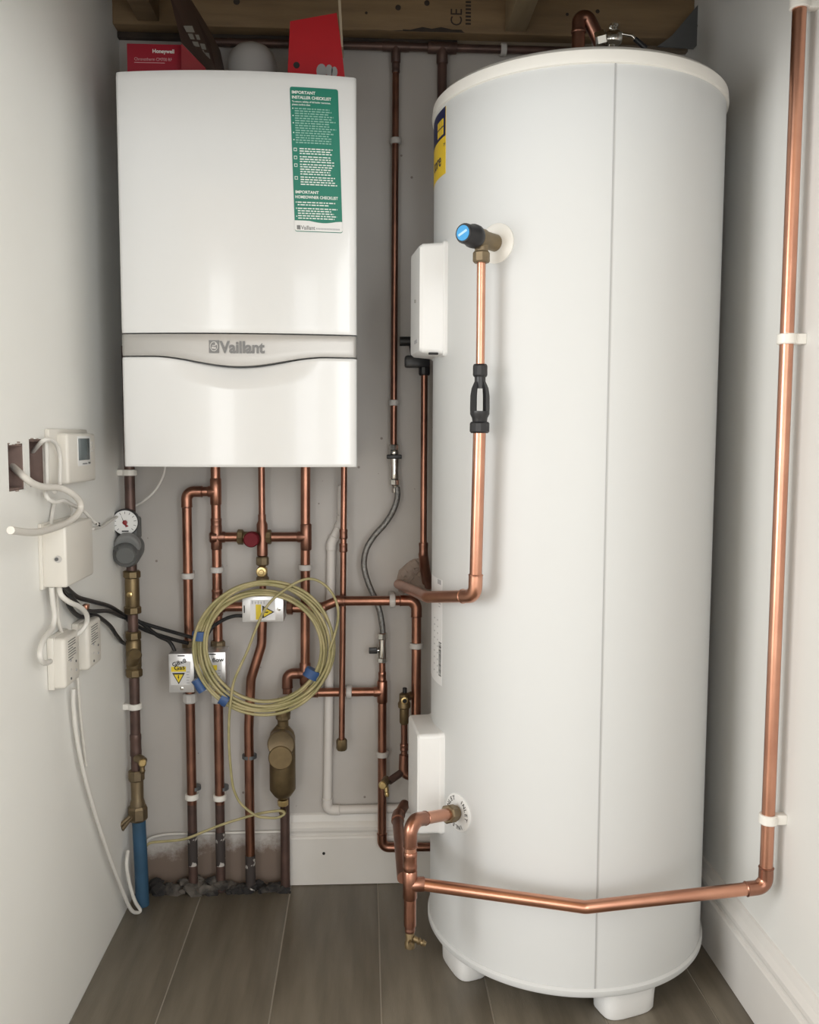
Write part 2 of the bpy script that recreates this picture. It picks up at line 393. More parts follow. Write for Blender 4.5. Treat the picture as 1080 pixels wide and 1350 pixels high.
# soot left by a blow torch
for (u, v, a, b) in ((520, 47, .10, .018), (575, 46, .085, .026)):
    p = at(u, v, 1.995); V = []
    n = 22
    V = [(p.x+a*.9*math.cos(2*math.pi*k/n)*(1+.15*math.sin(5*k)), 1.9946, max(jz+.0005, p.z+b*.55*math.sin(2*math.pi*k/n)*(1+.2*math.sin(3*k)))) for k in range(n)]
    prism('soot_mark', V, (0, -.0006, 0), SOOT_SHADE, j)
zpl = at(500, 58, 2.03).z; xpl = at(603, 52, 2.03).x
wpl = thing('shade_plate', 'added dark strip for the shade under the long joist along the wall top', 'timber', (0, 2.037, zpl))  # added plate, its dark length stands for the shade gap under the joist
box('shade_length', ((LW+xpl)/2, (2.03+BW)/2, (zpl+jz)/2), (xpl-LW, BW-2.03, jz-zpl), SOOT_SHADE, wpl, .001)
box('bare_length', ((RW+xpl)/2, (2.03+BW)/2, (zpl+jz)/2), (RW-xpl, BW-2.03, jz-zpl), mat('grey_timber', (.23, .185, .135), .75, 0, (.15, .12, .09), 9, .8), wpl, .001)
p = at(680, 40, 1.99)
j2 = box('ceiling_joist', (p.x, 1.60, (jz+ZC)/2+.002), (.045, .786, ZC-jz-.004), PINEL, None, .002)
tag(j2, 'pale pine cross joist running out over the white cylinder', 'joist')
p = at(196, 30, 1.95)
j3 = box('ceiling_joist', (p.x-.01, 1.60, (jz+ZC)/2+.004), (.045, .786, ZC-jz-.004), PINE, None, .002)
tag(j3, 'shadowed pine cross joist above the red cartons', 'joist')
hp = [at(u, v, 1.975) for (u, v) in ((927, -12), (926, 52), (915, 64), (867, 61), (886, 47), (924, 2))]
hg = thing('joist_hanger', 'dark galvanised steel joist hanger plate in corner above the cylinder', 'hanger', hp[3])
prism('plate', hp, (0, .004, 0), GALV, hg)
prism('flange', [at(928, -12, 1.965), at(927, 52, 1.965), at(923, 57, 1.965), at(923, -12, 1.965)], (0, -.05, 0), GALV, hg)
lathe('nail', [(.003, 0), (.003, .002)], at(921, 34, 1.975), (0, -1, 0), CHR, hg, 10)

# ------------------------------------------------------------------ pipework helpers
R22, R15, R28 = .011, .0075, .014
def pipe_run(label, pts, r, material, bend=None, name='copper_pipe', elbows=None, group=None, fmat=None, cat='pipe'):
    pts = [Vector(p) for p in pts]; bend = r*2.2 if bend is None else bend
    lo = min(pts, key=lambda p: p.z); t = thing(name, label, cat, lo, group)
    tube('pipe', pts, r, material, t, bend)
    for i in range(1, len(pts)-1):
        if elbows is not None and i not in elbows: continue
        p = pts[i]; a = (pts[i-1]-p).normalized(); b = (pts[i+1]-p).normalized()
        L = bend*1.0/math.tan(a.angle(b)/2)+r*1.1
        L1 = min(L, (pts[i-1]-p).length*.95); L2 = min(L, (pts[i+1]-p).length*.95)
        e = tube('elbow', [p+a*L1, p, p+b*L2], r*1.13, fmat or material, t, bend)
        for q, dd in ((p+a*L1, a), (p+b*L2, b)): ring('solder_ring', q, dd, r*.9, r*1.2, .004, fmat or material, e, 16)
    return t
def collar(t, c, axis, r, h, material, k=1.15, name='coupling'):
    return lathe(name, [(r*k*.93, -h/2), (r*k, -h/2+.002), (r*k, -h*.25), (r*k*.97, -h*.2), (r*k*.97, h*.2), (r*k, h*.25), (r*k, h/2-.002), (r*k*.93, h/2)], c, axis, material, t, 18)
def tee(t, c, ax, br, r, material, L=.020, Lb=.018, k=1.16):
    ax = Vector(ax); br = Vector(br); o = lathe('tee', [(r*k*.9, -L), (r*k, -L+.002), (r*k, L-.002), (r*k*.9, L)], c, ax, material, t, 18)
    lathe('tee_branch', [(r*k, 0), (r*k, Lb-.002), (r*k*.9, Lb)], c, br, material, o, 18); return o
def vx(u, v, Y): return at(u, v, Y).x
def vpts(u, v0, v1, Y):
    p = at(u, (v0+v1)/2, Y); return Vector((p.x, Y, at(u, v0, Y).z)), Vector((p.x, Y, at(u, v1, Y).z))
def clip(c, axis, r, wall, label, material=None, group='grey plastic pipe clips on the walls', h=.013):
    """open saddle clip; wall = vector from pipe centre to the wall face"""
    material = material or GPL; c = Vector(c); wall = Vector(wall); L = wall.length; wd = wall.normalized(); axis = Vector(axis).normalized()
    t = thing('pipe_clip', label, 'pipe clip', c, group)
    ring('band', c, axis, r*1.01, r+.0045, h, material, t, 24)
    side = axis.cross(wd)
    box('base', c+wd*((r+.001+L)/2), (r*1.5, max(.002, L-r-.001), h), material, t, .0015, (side, wd, axis))
    return t
def pz(u, v, Y): return at(u, v, Y)
Zv = Vector((0, 0, 1)); UP = (0, 0, 1); FR = (0, -1, 0)

# ------------------------------------------------------------------ boiler
BX0, BX1, BY, BZ1, BZ0 = -.455, -.015, 1.705, 1.7195, 1.000
def bsurf(x):
    t = (x-BX0)/(BX1-BX0); y = BY-.020*(1-(2*t-1)**2)
    e = min(x-BX0, BX1-x); rr = .007
    if e < rr: y += rr-math.sqrt(max(0, rr*rr-(rr-e)**2))
    return y
bxs = [BX0, BX0+.0006, BX0+.002, BX0+.0045, BX0+.007]+[BX0+.007+(BX1-BX0-.014)*k/40 for k in range(1, 40)]+[BX1-.007, BX1-.0045, BX1-.002, BX1-.0006, BX1]
boiler = thing('boiler', 'white wall-hung gas boiler with silver band and green checklist sticker', 'boiler', (-.235, 1.86, 1.0))
def panel(name, ztop, zbot, material, parent, rows=3, dent=None, proud=0):
    V = []; Fc = []; n = len(bxs)
    for x in bxs:
        zt, zb = ztop(x), zbot(x)
        for k in range(rows+1):
            z = zt+(zb-zt)*k/rows; y = bsurf(x)-proud+(dent(x, z) if dent else 0)
            e = min(zt-z, z-zb); y += max(0, .0025-e)*.9
            V.append((x, y, z))
    m = rows+1
    for i in range(n-1):
        for k in range(rows): Fc.append((i*m+k, i*m+k+1, (i+1)*m+k+1, (i+1)*m+k))
    o = len(V)
    for x in bxs: V += [(x, BY+.05, ztop(x)), (x, BY+.05, zbot(x))]
    for i in range(n-1):
        Fc += [(i*m, (i+1)*m, o+2*i+2, o+2*i), (i*m+rows, o+2*i+1, o+2*i+3, (i+1)*m+rows), (o+2*i, o+2*i+2, o+2*i+3, o+2*i+1)]
    Fc += [tuple([k for k in range(m)]+[o+1, o]), tuple([(n-1)*m+k for k in range(m)][::-1]+[o+2*n-2, o+2*n-1])]
    return mk(name, V, Fc, material, parent, ang=42)
zb1 = at(315, 440, 1.69).z; zb2 = at(315, 469, 1.69).z
bump = lambda x: .019*max(0, math.cos(min(1, abs((x-(BX0+BX1)/2)/.165))*math.pi/2))**2
panel('upper_cover', lambda x: BZ1, lambda x: zb1+.0015, ENAM, boiler, 60)
band = panel('trim_band', lambda x: zb1-.001, lambda x: zb2-bump(x), SILV, boiler, 6, proud=-.001)
def scoop(x, z):
    u = (x-(BX0+BX1)/2)/.15; d = zb2-bump(x)-z
    if abs(u) >= 1: return 0
    w_ = math.cos(u*math.pi/2)**1.2; return .016*w_*max(0, 1-d/.045)**1.5
panel('lower_flap', lambda x: zb2-.003-bump(x), lambda x: BZ0, ENAM, boiler, 70, dent=scoop)
box('chassis', ((BX0+BX1)/2, (BY+.0+BW)/2+.01, (BZ0+BZ1)/2), (BX1-BX0-.010, BW-BY-.024, BZ1-BZ0-.010), mat('grey_chassis', (.55, .56, .56), .4), boiler, .004)
bmap = lambda x, z, d: Vector((x, bsurf(x)-d, z))
def bxz(u, v): p = at(u, v, 1.688); return p.x, p.z
lx, lz = bxz(290, 465)
def mesh_text(name, s, size, x, z, material, parent, d=.002, bold=.012, sx=1, mp=bmap, rot=0, align='LEFT'):
    return multi(name, [text_data(s, size, mp, x, z, d, align, bold, rot, sx)], material, parent)
mesh_text('maker_name', 'Vaillant', .0300, lx+.0012, lz, LOGO, band, .0016, .032, .92)
ex, ez = bxz(276, 465.5)
multi('emblem', [plate_data(bmap, ex, ex+.0185, ez, ez+.0235, .0012, 2)], LOGO, band)
el = []
for k in range(16):
    a0, a1 = 2*math.pi*k/16, 2*math.pi*(k+1)/16
    V = [bmap(ex+.0092+math.cos(a)*rr, ez+.0122+math.sin(a)*rr*1.22, .0016) for a in (a0, a1) for rr in (.0062, .0074)]
    el.append((V, [(0, 1, 3, 2)]))
for (xa, za, xb, zb) in ((.005, .008, .009, .0115), (.009, .0075, .013, .011), (.006, .013, .0125, .0145), (.0115, .0145, .0145, .0185)):
    el.append(plate_data(bmap, ex+xa, ex+xb, ez+za, ez+zb, .0016))
multi('emblem_figure', el, SILV, band)
# checklist sticker, leaning slightly
s_tl = Vector(bxz(382, 114)); s_tr = Vector(bxz(445.5, 117)); s_bl = Vector(bxz(389, 305)); sw = (s_tr-s_tl).length; sh = (s_tl-s_bl).length
slean = math.atan2(s_bl.x-s_tl.x, s_tl.y-s_bl.y)
def smap(x, y, d):   # x right, y down from the sticker's top left corner
    X = s_tl.x+x*math.cos(slean)+y*math.sin(slean); Z = s_tl.y-y*math.cos(slean)+x*math.sin(slean)*.2
    return bmap(X, Z, d+.0005)
def spoly(pts, d):
    V = [smap(x, y, d) for x, y in pts]; return V
def rounded(x0, y0, x1, y1, r, n=5):
    P = []
    for (cx_, cy_, a0) in ((x1-r, y0+r, -90), (x1-r, y1-r, 0), (x0+r, y1-r, 90), (x0+r, y0+r, 180)):
        for k in range(n+1):
            a = math.radians(a0+90*k/n); P.append((cx_+r*math.cos(a), cy_+r*math.sin(a)))
    return P
def flat(name, pts, d, material, parent, mp):
    V = [mp(x, y, d) for x, y in pts]+[mp(x, y, d-.0004) for x, y in pts]; n = len(pts)
    return mk(name, V, [tuple(range(n)), tuple(range(n, 2*n))[::-1]]+[(i, (i+1) % n, n+(i+1) % n, n+i) for i in range(n)], material, parent, smooth=False)
def scols(y0f, y1f, d):
    xs_ = [0, .0004, .0012, .0025, .004]+[.004+(sw-.008)*k/10 for k in range(1, 10)]+[sw-.004, sw-.0025, sw-.0012, sw-.0004, sw]
    V = []; Fc = []
    for x in xs_: V += [smap(x, y0f(x), d), smap(x, y1f(x), d)]
    for k in range(len(xs_)-1): Fc.append((2*k, 2*k+1, 2*k+3, 2*k+2))
    return V, Fc
def sin_(x): e = min(x, sw-x); return 0 if e >= .004 else .004-math.sqrt(max(0, .004**2-(.004-e)**2))
st = mk('checklist_sticker', *scols(lambda x: sin_(x), lambda x: sh-sin_(x), .0003), GREEN, boiler, smooth=False)
tag(st, 'tall green sticker with white print')
def wavef(x):
    t = x/sw; return sh*(.922+.014*max(0, math.sin((t-.30)/.60*math.pi)) if .30 < t < .9 else sh*.922/sh)
mk('sticker_foot', *scols(lambda x: wavef(x) if sin_(x) == 0 else wavef(x), lambda x: sh-.0012-sin_(x), .0007), WPL, st, smooth=False)
smt = lambda x, y, d: smap(x, -y, d)
def stext(s, size, x, y, material, bold=.02, sx=1): return text_data(s, size, smt, x, -y, .0009, 'LEFT', bold, 0, sx)
T = []
k_ = sh/1170.0   # sticker lengths as read off the photo
T += [stext('IMPORTANT', 33*k_, 14*k_, 55*k_, WINK, .03, 1.05), stext('INSTALLER CHECKLIST', 33*k_, 14*k_, 95*k_, WINK, .03, .96)]
T += [stext('IMPORTANT', 33*k_, 14*k_, 858*k_, WINK, .03, 1.05), stext('HOMEOWNER CHECKLIST', 33*k_, 12*k_, 898*k_, WINK, .03, .90)]
T += [stext('To ensure validity of full boiler guarantee,', 20*k_, 14*k_, 124*k_, WINK, .02, .94), stext('please confirm that:', 20*k_, 14*k_, 148*k_, WINK, .02, .94)]
tag(multi('sticker_heading', T, WINK, st), kind='stuff')
T = []; random.seed(3)
def rows(y0, y1, dy, x0, xe):
    y = y0
    while y < y1:
        x = x0; end = xe*(random.uniform(.82, 1))
        while x < end:
            wd_ = random.uniform(14, 40); T.append(plate_data(smap, x*k_, min(x+wd_, end)*k_, y*k_, (y+9)*k_, .0008)); x += wd_+7
        y += dy
rows(168, 450, 19.5, 34, 372); 
multi('sticker_small_print', T, PALEINK, st); T = []
rows(490, 545, 19.5, 62, 372); rows(555, 608, 19.5, 62, 372); rows(617, 700, 19.5, 62, 372); rows(720, 795, 19.5, 62, 372); rows(925, 960, 21, 30, 350); rows(975, 1060, 20, 30, 370)
for y in (490, 555, 617, 720):
    for (a, b, c_, d_) in ((14, 40, 0, 4), (14, 40, 22, 26), (14, 18, 0, 26), (36, 40, 0, 26)): T.append(plate_data(smap, a*k_, b*k_, (y+c_)*k_, (y+d_)*k_, .0008))
for y in (168, 226, 284, 362, 420, 925, 975, 1040): T.append(plate_data(smap, 15*k_, 23*k_, y*k_, (y+9)*k_, .0008))
tag(multi('sticker_bullets', T, WINK, st), kind='stuff')
T = [stext('Vaillant', 46*k_, 52*k_, 1152*k_, LOGO, .02, .85), plate_data(smap, 17*k_, 47*k_, 1118*k_, 1153*k_, .0009)]
multi('sticker_maker_name', T, LOGO, st)
T = []
for k in range(16): T.append(plate_data(smap, (176+k*12.5)*k_, (185+k*12.5)*k_, 1136*k_, 1149*k_, .0009))
multi('sticker_strapline', T, STKG, st)
# flue spigot dome and rear box
pd = at(333, 92, 1.95)
lathe('flue_elbow', [(.052, -.05), (.052, .0), (.050, .016), (.044, .030), (.033, .041), (.018, .048), (.003, .050)], pd+Vector((0, 0, .002)), UP, mat('flue_white', (.48, .47, .46), .5), boiler, 32)

# cartons standing on the boiler
def carton(name, label, poly, Y, depth, material, edge=None):
    t = thing(name, label, 'carton', at(sum(q[0] for q in poly)/len(poly), 95, Y+depth/2))
    return t
bt = BZ1-.004
def onpts(px, Y): return [at(u, v, Y) for u, v in px]
r1 = thing('red_carton', 'small dark red carton lying at the wall end of the boiler top', 'carton', (at(203, 92, 1.80).x, 1.85, bt), 'cartons on top of the boiler')
p0, p1 = at(167, 57, 1.80), at(239, 57, 1.80)
box('carton_body', ((p0.x+p1.x)/2, 1.85, (bt+p0.z)/2), (p1.x-p0.x, .10, p0.z-bt), mat('carton_red', (.30, .010, .026), .5), r1, .001)
cmap = lambda x, z, d: Vector((x, 1.80-d, z))
q = at(203, 67, 1.80)
multi('carton_print', [text_data('Honeywell', .0102, cmap, q.x-.003, q.z-.004, .0006, 'LEFT', .02, 0, .95)], WINK, r1)
q = at(177, 77.5, 1.80)
multi('carton_print', [text_data('Chronotherm CM700 RF', .0082, cmap, q.x, q.z-.003, .0006, 'LEFT', 0, 0, .85), plate_data(cmap, q.x, q.x+.058, q.z-.0072, q.z-.0062, .0006)], mat('faded_print', (.62, .36, .38), .6), r1)
r2 = thing('printed_carton', 'tall dark printed carton leaning beside the small dark red carton', 'carton', at(262, 95, 1.79), 'cartons on top of the boiler')
A = [at(222, -12, 1.77), at(239, 56, 1.78), at(270, 89, 1.795), at(272, 93, 1.80), at(285, 93, 1.86), at(277, 56, 1.86), at(258, 20, 1.86), at(238, -12, 1.85)]
prism('carton_body', A, (.012, .05, .006), CARDB, r2)
def quadmap(a, b, c_, d_):
    n = (b-a).cross(d_-a).normalized()
    if n.y > 0: n = -n
    return lambda s, t_, d: a+(b-a)*s+(d_-a)*t_+((a-b)+(c_-d_))*s*t_+n*d
qm = quadmap(at(239, 34, 1.77), at(266, 34, 1.85), at(279, 84, 1.86), at(262, 80, 1.79))
ld = []
for (s0, t0, s1, t1) in ((.02, .02, .45, .2), (.05, .24, .30, .40), (.42, .26, .62, .40), (.08, .46, .42, .60), (.5, .5, .8, .66), (.2, .68, .6, .80), (.62, .74, .9, .9)):
    ld.append(([qm(s0, t0, .003), qm(s1, t0, .003), qm(s1, t1, .003), qm(s0, t1, .003)], [(0, 1, 2, 3)]))
multi('carton_print', ld, mat('cream_print', (.34, .33, .30), .6), r2)
prism('carton_base', [at(239, 57, 1.772), at(271, 89.5, 1.79), at(271, 94, 1.79), at(239, 94, 1.775)], (0, .03, 0), REDD, r2)
r3 = thing('red_carton', 'bright red open carton standing upright with its torn flap up', 'carton', at(416, 98, 1.80), 'cartons on top of the boiler')
P = onpts(((382.6, 28), (444, 17), (449, 52), (455, 104), (379, 104)), 1.79)
prism('carton_body', P, (-.006, .055, .004), RED, r3)
prism('carton_flap', onpts(((445, -14), (448.5, -14), (452.5, 62), (449.5, 62)), 1.795), (0, .05, 0), CARDE, r3)
lathe('carton_hole', [(.0062, 0), (.0062, .0008)], at(391, 86, 1.79), FR, DARKV, r3, 18)
gl = mat('grey_print', (.34, .34, .34), .6)
for (c_, rx, rz) in (((424, 94), .010, .014), ((434, 93), .007, .011), ((441, 95), .006, .010)):
    cc = at(*c_, 1.79); prism('carton_print', [cc+Vector((rx*math.cos(2*math.pi*k/14), 0, rz*math.sin(2*math.pi*k/14))) for k in range(14)], (0, -.0008, 0), gl, r3)

# ------------------------------------------------------------------ cylinder
Z0, Z1 = .068, 1.667
cyl = thing('hot_water_cylinder', 'tall white unvented hot water cylinder standing on short feet', 'cylinder', (CX, CY, 0))
lathe('shell', [(CR-.01, Z0+.004), (CR, Z0+.004), (CR, Z1)], (CX, CY, 0), UP, ENAMS, cyl, 160)
lathe('lid', [(CR-.002, Z1-.002), (CR+.004, Z1), (CR+.0045, Z1+.006), (CR+.003, Z1+.020), (CR-.004, Z1+.027), (CR-.014, Z1+.030), (CR-.030, Z1+.030), (CR-.034, Z1+.026), (.02, Z1+.026)], (CX, CY, 0), UP, LIDM, cyl, 160)
lathe('base_rim', [(CR-.02, Z0-.004), (CR+.002, Z0-.004), (CR+.0045, Z0), (CR+.0045, Z0+.008), (CR+.001, Z0+.012), (CR-.02, Z0+.012)], (CX, CY, 0), UP, ENAMS, cyl, 160)
def cang(u, v): p = atC(u, v); return math.atan2(p.y-CY, p.x-CX)
def cmapper(a0, z0): return lambda x, z, d: Vector((CX+(CR+d)*math.cos(a0+x/CR), CY+(CR+d)*math.sin(a0+x/CR), z0+z))
sa = cang(800, 600)
multi('seam', [plate_data(cmapper(sa, 0), -.0012, .0012, Z0+.012, Z1, .0009)], mat('seam_grey', (.42, .42, .42), .5), cyl)
for k, a in enumerate((-71.5, -161.5, 108.5, 18.5)):
    a = math.radians(a); er = Vector((math.cos(a), math.sin(a), 0)); et = Vector((-math.sin(a), math.cos(a), 0)); c0 = Vector((CX, CY, 0))+er*.223
    V = []; n = 28
    for z, s in ((.001, .90), (.006, .97), (.03, .99), (Z0, 1.06)):
        for i in range(n):
            t = 2*math.pi*i/n; cx_ = math.copysign(abs(math.cos(t))**.55, math.cos(t)); sy_ = math.copysign(abs(math.sin(t))**.55, math.sin(t))
            V.append(c0+et*(.056*s*cx_)+er*(.034*s*sy_)+Vector((0, 0, z)))
    Fc = [(r_*n+i, r_*n+(i+1) % n, (r_+1)*n+(i+1) % n, (r_+1)*n+i) for r_ in range(3) for i in range(n)]+[tuple(range(n)), tuple(range(3*n, 4*n))]
    mk('foot', V, Fc, WPL, cyl)
# labels
la = cang(588, 180); zt = atC(588, 140).z; zm = atC(588, 178).z; zb = atC(588, 228).z
lm = cmapper(la, 0)
lb = multi('maker_label', [plate_data(lm, -.13, 0, zb, zt, .0006, 10)], CYEL, cyl); tag(lb, 'yellow and navy label wrapped round the shell')
multi('label_header', [plate_data(lm, -.13, -.0006, zm, zt, .0009, 10)], NAVY, lb)
D = []
gz = (zt-zm)
for k in range(3):
    for r_ in range(2): D.append(plate_data(lm, -.010-.0125*k-.0105, -.010-.0125*k, zm+gz*(.10+.30*r_), zm+gz*(.10+.30*r_+.25), .0011))
multi('label_squares', D, CYEL, lb)
multi('label_lettering', [text_data('tore', .034, lm, -.078, zb+.020, .0011, 'LEFT', .01, 0, .95), text_data('TM', .008, lm, -.011, zb+.050, .0011)], NAVY, lb)
da = cang(583, 830); zt2 = atC(583, 765).z; zb2_ = atC(583, 905).z; dm = cmapper(da, 0)
dl = multi('data_label', [plate_data(dm, -.11, 0, zb2_, zt2, .0004, 8)], mat('label_white', (.82, .82, .82), .4), cyl)
D = []; z = atC(580, 891).z; zt3 = atC(580, 846).z
random.seed(5)
while z < zt3:
    hgt = random.choice((.0008, .0012, .002, .0026)); D.append(plate_data(dm, -.016, -.003, z, z+hgt, .0007)); z += hgt+random.choice((.0010, .0016))
multi('barcode', D, INK, dl)
D = [plate_data(dm, -.025, -.006, zt2-.010, zt2-.001, .0007)]
for k in range(9): D.append(plate_data(dm, -.05, -.022, zb2_+.02+k*.013, zb2_+.0225+k*.013, .0006))
for k in range(6): D.append(plate_data(dm, -.018+.0, -.004-.003*(k % 3), zt2-.024-k*.006, zt2-.0225-k*.006, .0006))
tag(multi('label_print', D, STKG, dl), kind='stuff')
def normC(p): n = Vector((p.x-CX, p.y-CY, 0)); n.normalize(); return n
# escutcheons
oh = atC(655, 321); on = normC(oh)
lathe('outlet_collar', [(.034, -.006), (.034, .001), (.030, .004), (.016, .005)], oh, on, LIDM, cyl, 40)
ih = atC(604, 1071); inn = normC(ih)
ic = lathe('inlet_collar', [(.036, -.010), (.036, .0012), (.034, .002), (.012, .002)], ih, inn, WPL, cyl, 40)
iu, iv, _ = basis(inn)
D = []
for rep in range(3):
    for k, ch in enumerate('INLET'):
        a = math.radians(60+rep*120-k*17); dirr = iu*math.cos(a)*-1+iv*0
        ca, sa_ = math.cos(a), math.sin(a)
        right = Vector((-inn.y, inn.x, 0))          # horizontal along the shell, to the viewer's right
        def lmap(x, y, d, ca=ca, sa_=sa_):
            rr = .0238+y; ox = x
            return ih+right*(rr*ca+ox*sa_)+Zv*(rr*sa_-ox*ca)+inn*(.0022+d)
        D.append(text_data(ch, .0115, lmap, 0, 0, .0004, 'CENTER', .01))
multi('inlet_lettering', D, INK, ic)
# control covers on the side of the cylinder
def cover(un, v0, v1, alpha, depth, width, top_cham):
    pn0 = atC(un, v0); pn1 = atC(un, v1); o = Vector((-math.cos(alpha), -math.sin(alpha), 0)); t = Vector((-math.sin(alpha), math.cos(alpha), 0))
    zt, zb_ = pn0.z, pn1.z; org = Vector((pn0.x, pn0.y, 0))
    def prof(inset, dd, zi):   # loop of the cover's outline at a given height above the shell
        n0, n1 = inset, width-inset; z0_, z1_ = zb_+zi, zt-zi; r = .008; P = []
        for (ct, cz, a0) in ((n1-r, z1_-r, 0), (n0+r, z1_-r, 90), (n0+r, z0_+r, 180), (n1-r, z0_+r, 270)):
            for k in range(5):
                a = math.radians(a0+90*k/4); P.append(org+t*(ct+r*math.cos(a))+o*dd+Vector((0, 0, cz+r*math.sin(a))))
        return P
    return prof, org, o, t, zt, zb_
def build_cover(name, spec, loops, parent, material=WPL):
    prof, org, o, t, zt, zb_ = spec; V = []; n = 20
    for (inset, dd, zi) in loops: V += prof(inset, dd, zi)
    m_ = len(loops); Fc = [(i*n+k, i*n+(k+1) % n, (i+1)*n+(k+1) % n, (i+1)*n+k) for i in range(m_-1) for k in range(n)]
    Fc += [tuple(range(n)), tuple((m_-1)*n+k for k in range(n))]
    return mk(name, V, Fc, material, parent, ang=30)
sp = cover(591, 316, 469, math.radians(6), .05, .125, 1)
uc = build_cover('upper_control_cover', sp, [(0, -.03, 0), (0, .006, 0), (.0015, .008, .001), (.004, .008, .003), (.006, .045, .006), (.010, .051, .010)], cyl)
prof, org, o_, t_, zt_, zb__ = sp
box('cable_slot', org+o_*.026+t_*.003+Vector((0, 0, zb__+.004)), (.018, .006, .004), DARKV, uc, .001, (o_, t_, Zv))
lathe('cover_screw', [(.003, 0), (.003, .002)], org+o_*.052+t_*.05+Vector((0, 0, (zt_+zb__)/2)), o_, CHR, uc, 10)
box('cover_print', org+o_*.0515+t_*.05+Vector((0, 0, zb__+.03)), (.0008, .03, .006), STKG, uc, 0, (o_, t_, Zv))
sp2 = cover(587, 967, 1102, math.radians(5), .05, .135, 0)
lc = build_cover('lower_control_cover', sp2, [(0, -.035, 0), (0, .008, 0), (.0012, .010, .001), (.0015, .013, .0015), (.002, .049, .002), (.005, .053, .005)], cyl)

# ------------------------------------------------------------------ relief valve, tundish, discharge pipe
def along(h, n, u):      # distance out along n until the point lies on the photo's column u
    d0, d1 = 0, .4
    for _ in range(50):
        mid = (d0+d1)/2; q = h+n*mid-CAM; uu = 540+F*q.dot(rt)/q.dot(fw)
        if uu > u: d0 = mid
        else: d1 = mid
    return d0
L = along(oh, on, 635); vc = oh+on*L
L2 = along(oh, on, 612)
tv = thing('relief_valve', 'brass relief valve with black cap and blue disc on the cylinder', 'valve', vc-Vector((0, 0, .03)))
lathe('valve_body', [(.010, .0055), (.013, .006), (.0145, .006), (.0145, L-.006), (.0165, L-.002), (.0165, L+.012), (.012, L+.014)], oh, on, GUN, tv, 24)
lathe('valve_outlet', [(.0135, 0), (.0115, -.016), (.0115, -.024)], vc, UP, GUN, tv, 20)
nut('compression_nut', vc-Vector((0, 0, .040)), UP, .0145, .019, GUN, tv, 8)
lathe('cap', [(.014, L+.012), (.0175, L+.014), (.0195, L+.018), (.0195, L+.028), (.0165, L+.032), (.0165, L2), (.015, L2+.003)], oh, on, BLK, tv, 20)
bd = lathe('cap_disc', [(.0125, 0), (.0125, .0008)], oh+on*(L2+.003), on, BLUEC, tv, 24)
ru = Vector((-on.y, on.x, 0))
box('disc_print', oh+on*(L2+.0042), (.018, .0006, .004), PALEB, bd, 0, ((ru*.9+Zv*.4).normalized(), on, (Zv*.9-ru*.4).normalized()))
vx_, vy_ = vc.x, vc.y
zz = lambda v: at(634, v, vy_).z
pa, pb = Vector((vx_, vy_, zz(345))), Vector((vx_, vy_, zz(486)))
p15 = tube('discharge_pipe', [pa, pb], R15, COPN); tag(p15, 'short straight copper pipe from relief valve down to black tundish', 'pipe')
tun = thing('tundish', 'black plastic tundish with open windows below the relief valve', 'tundish', (vx_, vy_, zz(570)))
nut('top_nut', (vx_, vy_, zz(497)), UP, .0125, zz(480)-zz(497), BLK, tun, 12)
lathe('throat', [(.0095, 0), (.0095, zz(497)-zz(512))], (vx_, vy_, zz(512)), UP, BLK, tun, 20)
for a in (35, 145, 215, 325):     # four ribs leave the windows open
    a = math.radians(a); n = 7; V = []; ci = Vector((vx_, vy_, 0))
    prf = [(.0095, 503), (.0145, 512), (.0165, 522), (.0168, 538), (.0165, 546)]
    for (r_, v_) in prf:
        for rr in (r_, r_-.004):
            for da_ in (-.42, .42): V.append(ci+Vector((math.cos(a+da_)*rr, math.sin(a+da_)*rr, zz(v_))))
    Fc = []
    for i in range(len(prf)-1):
        b_ = 4*i; c_ = b_+4
        Fc += [(b_, b_+1, c_+1, c_), (b_+2, c_+2, c_+3, b_+3), (b_, c_, c_+2, b_+2), (b_+1, b_+3, c_+3, c_+1)]
    Fc += [(0, 2, 3, 1), (4*(len(prf)-1), 4*(len(prf)-1)+1, 4*(len(prf)-1)+3, 4*(len(prf)-1)+2)]
    mk('rib', V, Fc, BLK, tun)
lathe('funnel', [(.0125, 0), (.0135, zz(551)-zz(557)), (.0168, zz(546)-zz(557)), (.0168, zz(542)-zz(557)), (.014, zz(542)-zz(557)), (.010, zz(552)-zz(557))], (vx_, vy_, zz(557)), UP, BLK, tun, 24)
nut('bottom_nut', (vx_, vy_, zz(571)), UP, .0170, zz(556)-zz(571), BLK, tun, 12)
c0 = Vector((vx_, vy_, zz(568))); e0 = at(628, 786, vy_+.004); e0 = Vector((vx_-.004, vy_+.006, e0.z))
end = Vector((.078, BW-.004, at(556, 770, BW-.004).z))
mid = Vector((.118, 1.66, e0.z+(end.z-e0.z)*.40))
dp = pipe_run('copper pipe from below the tundish curving back into a hole in the wall', [c0, e0, mid, end], R22, COPN, .030, elbows=[1], fmat=COPN)
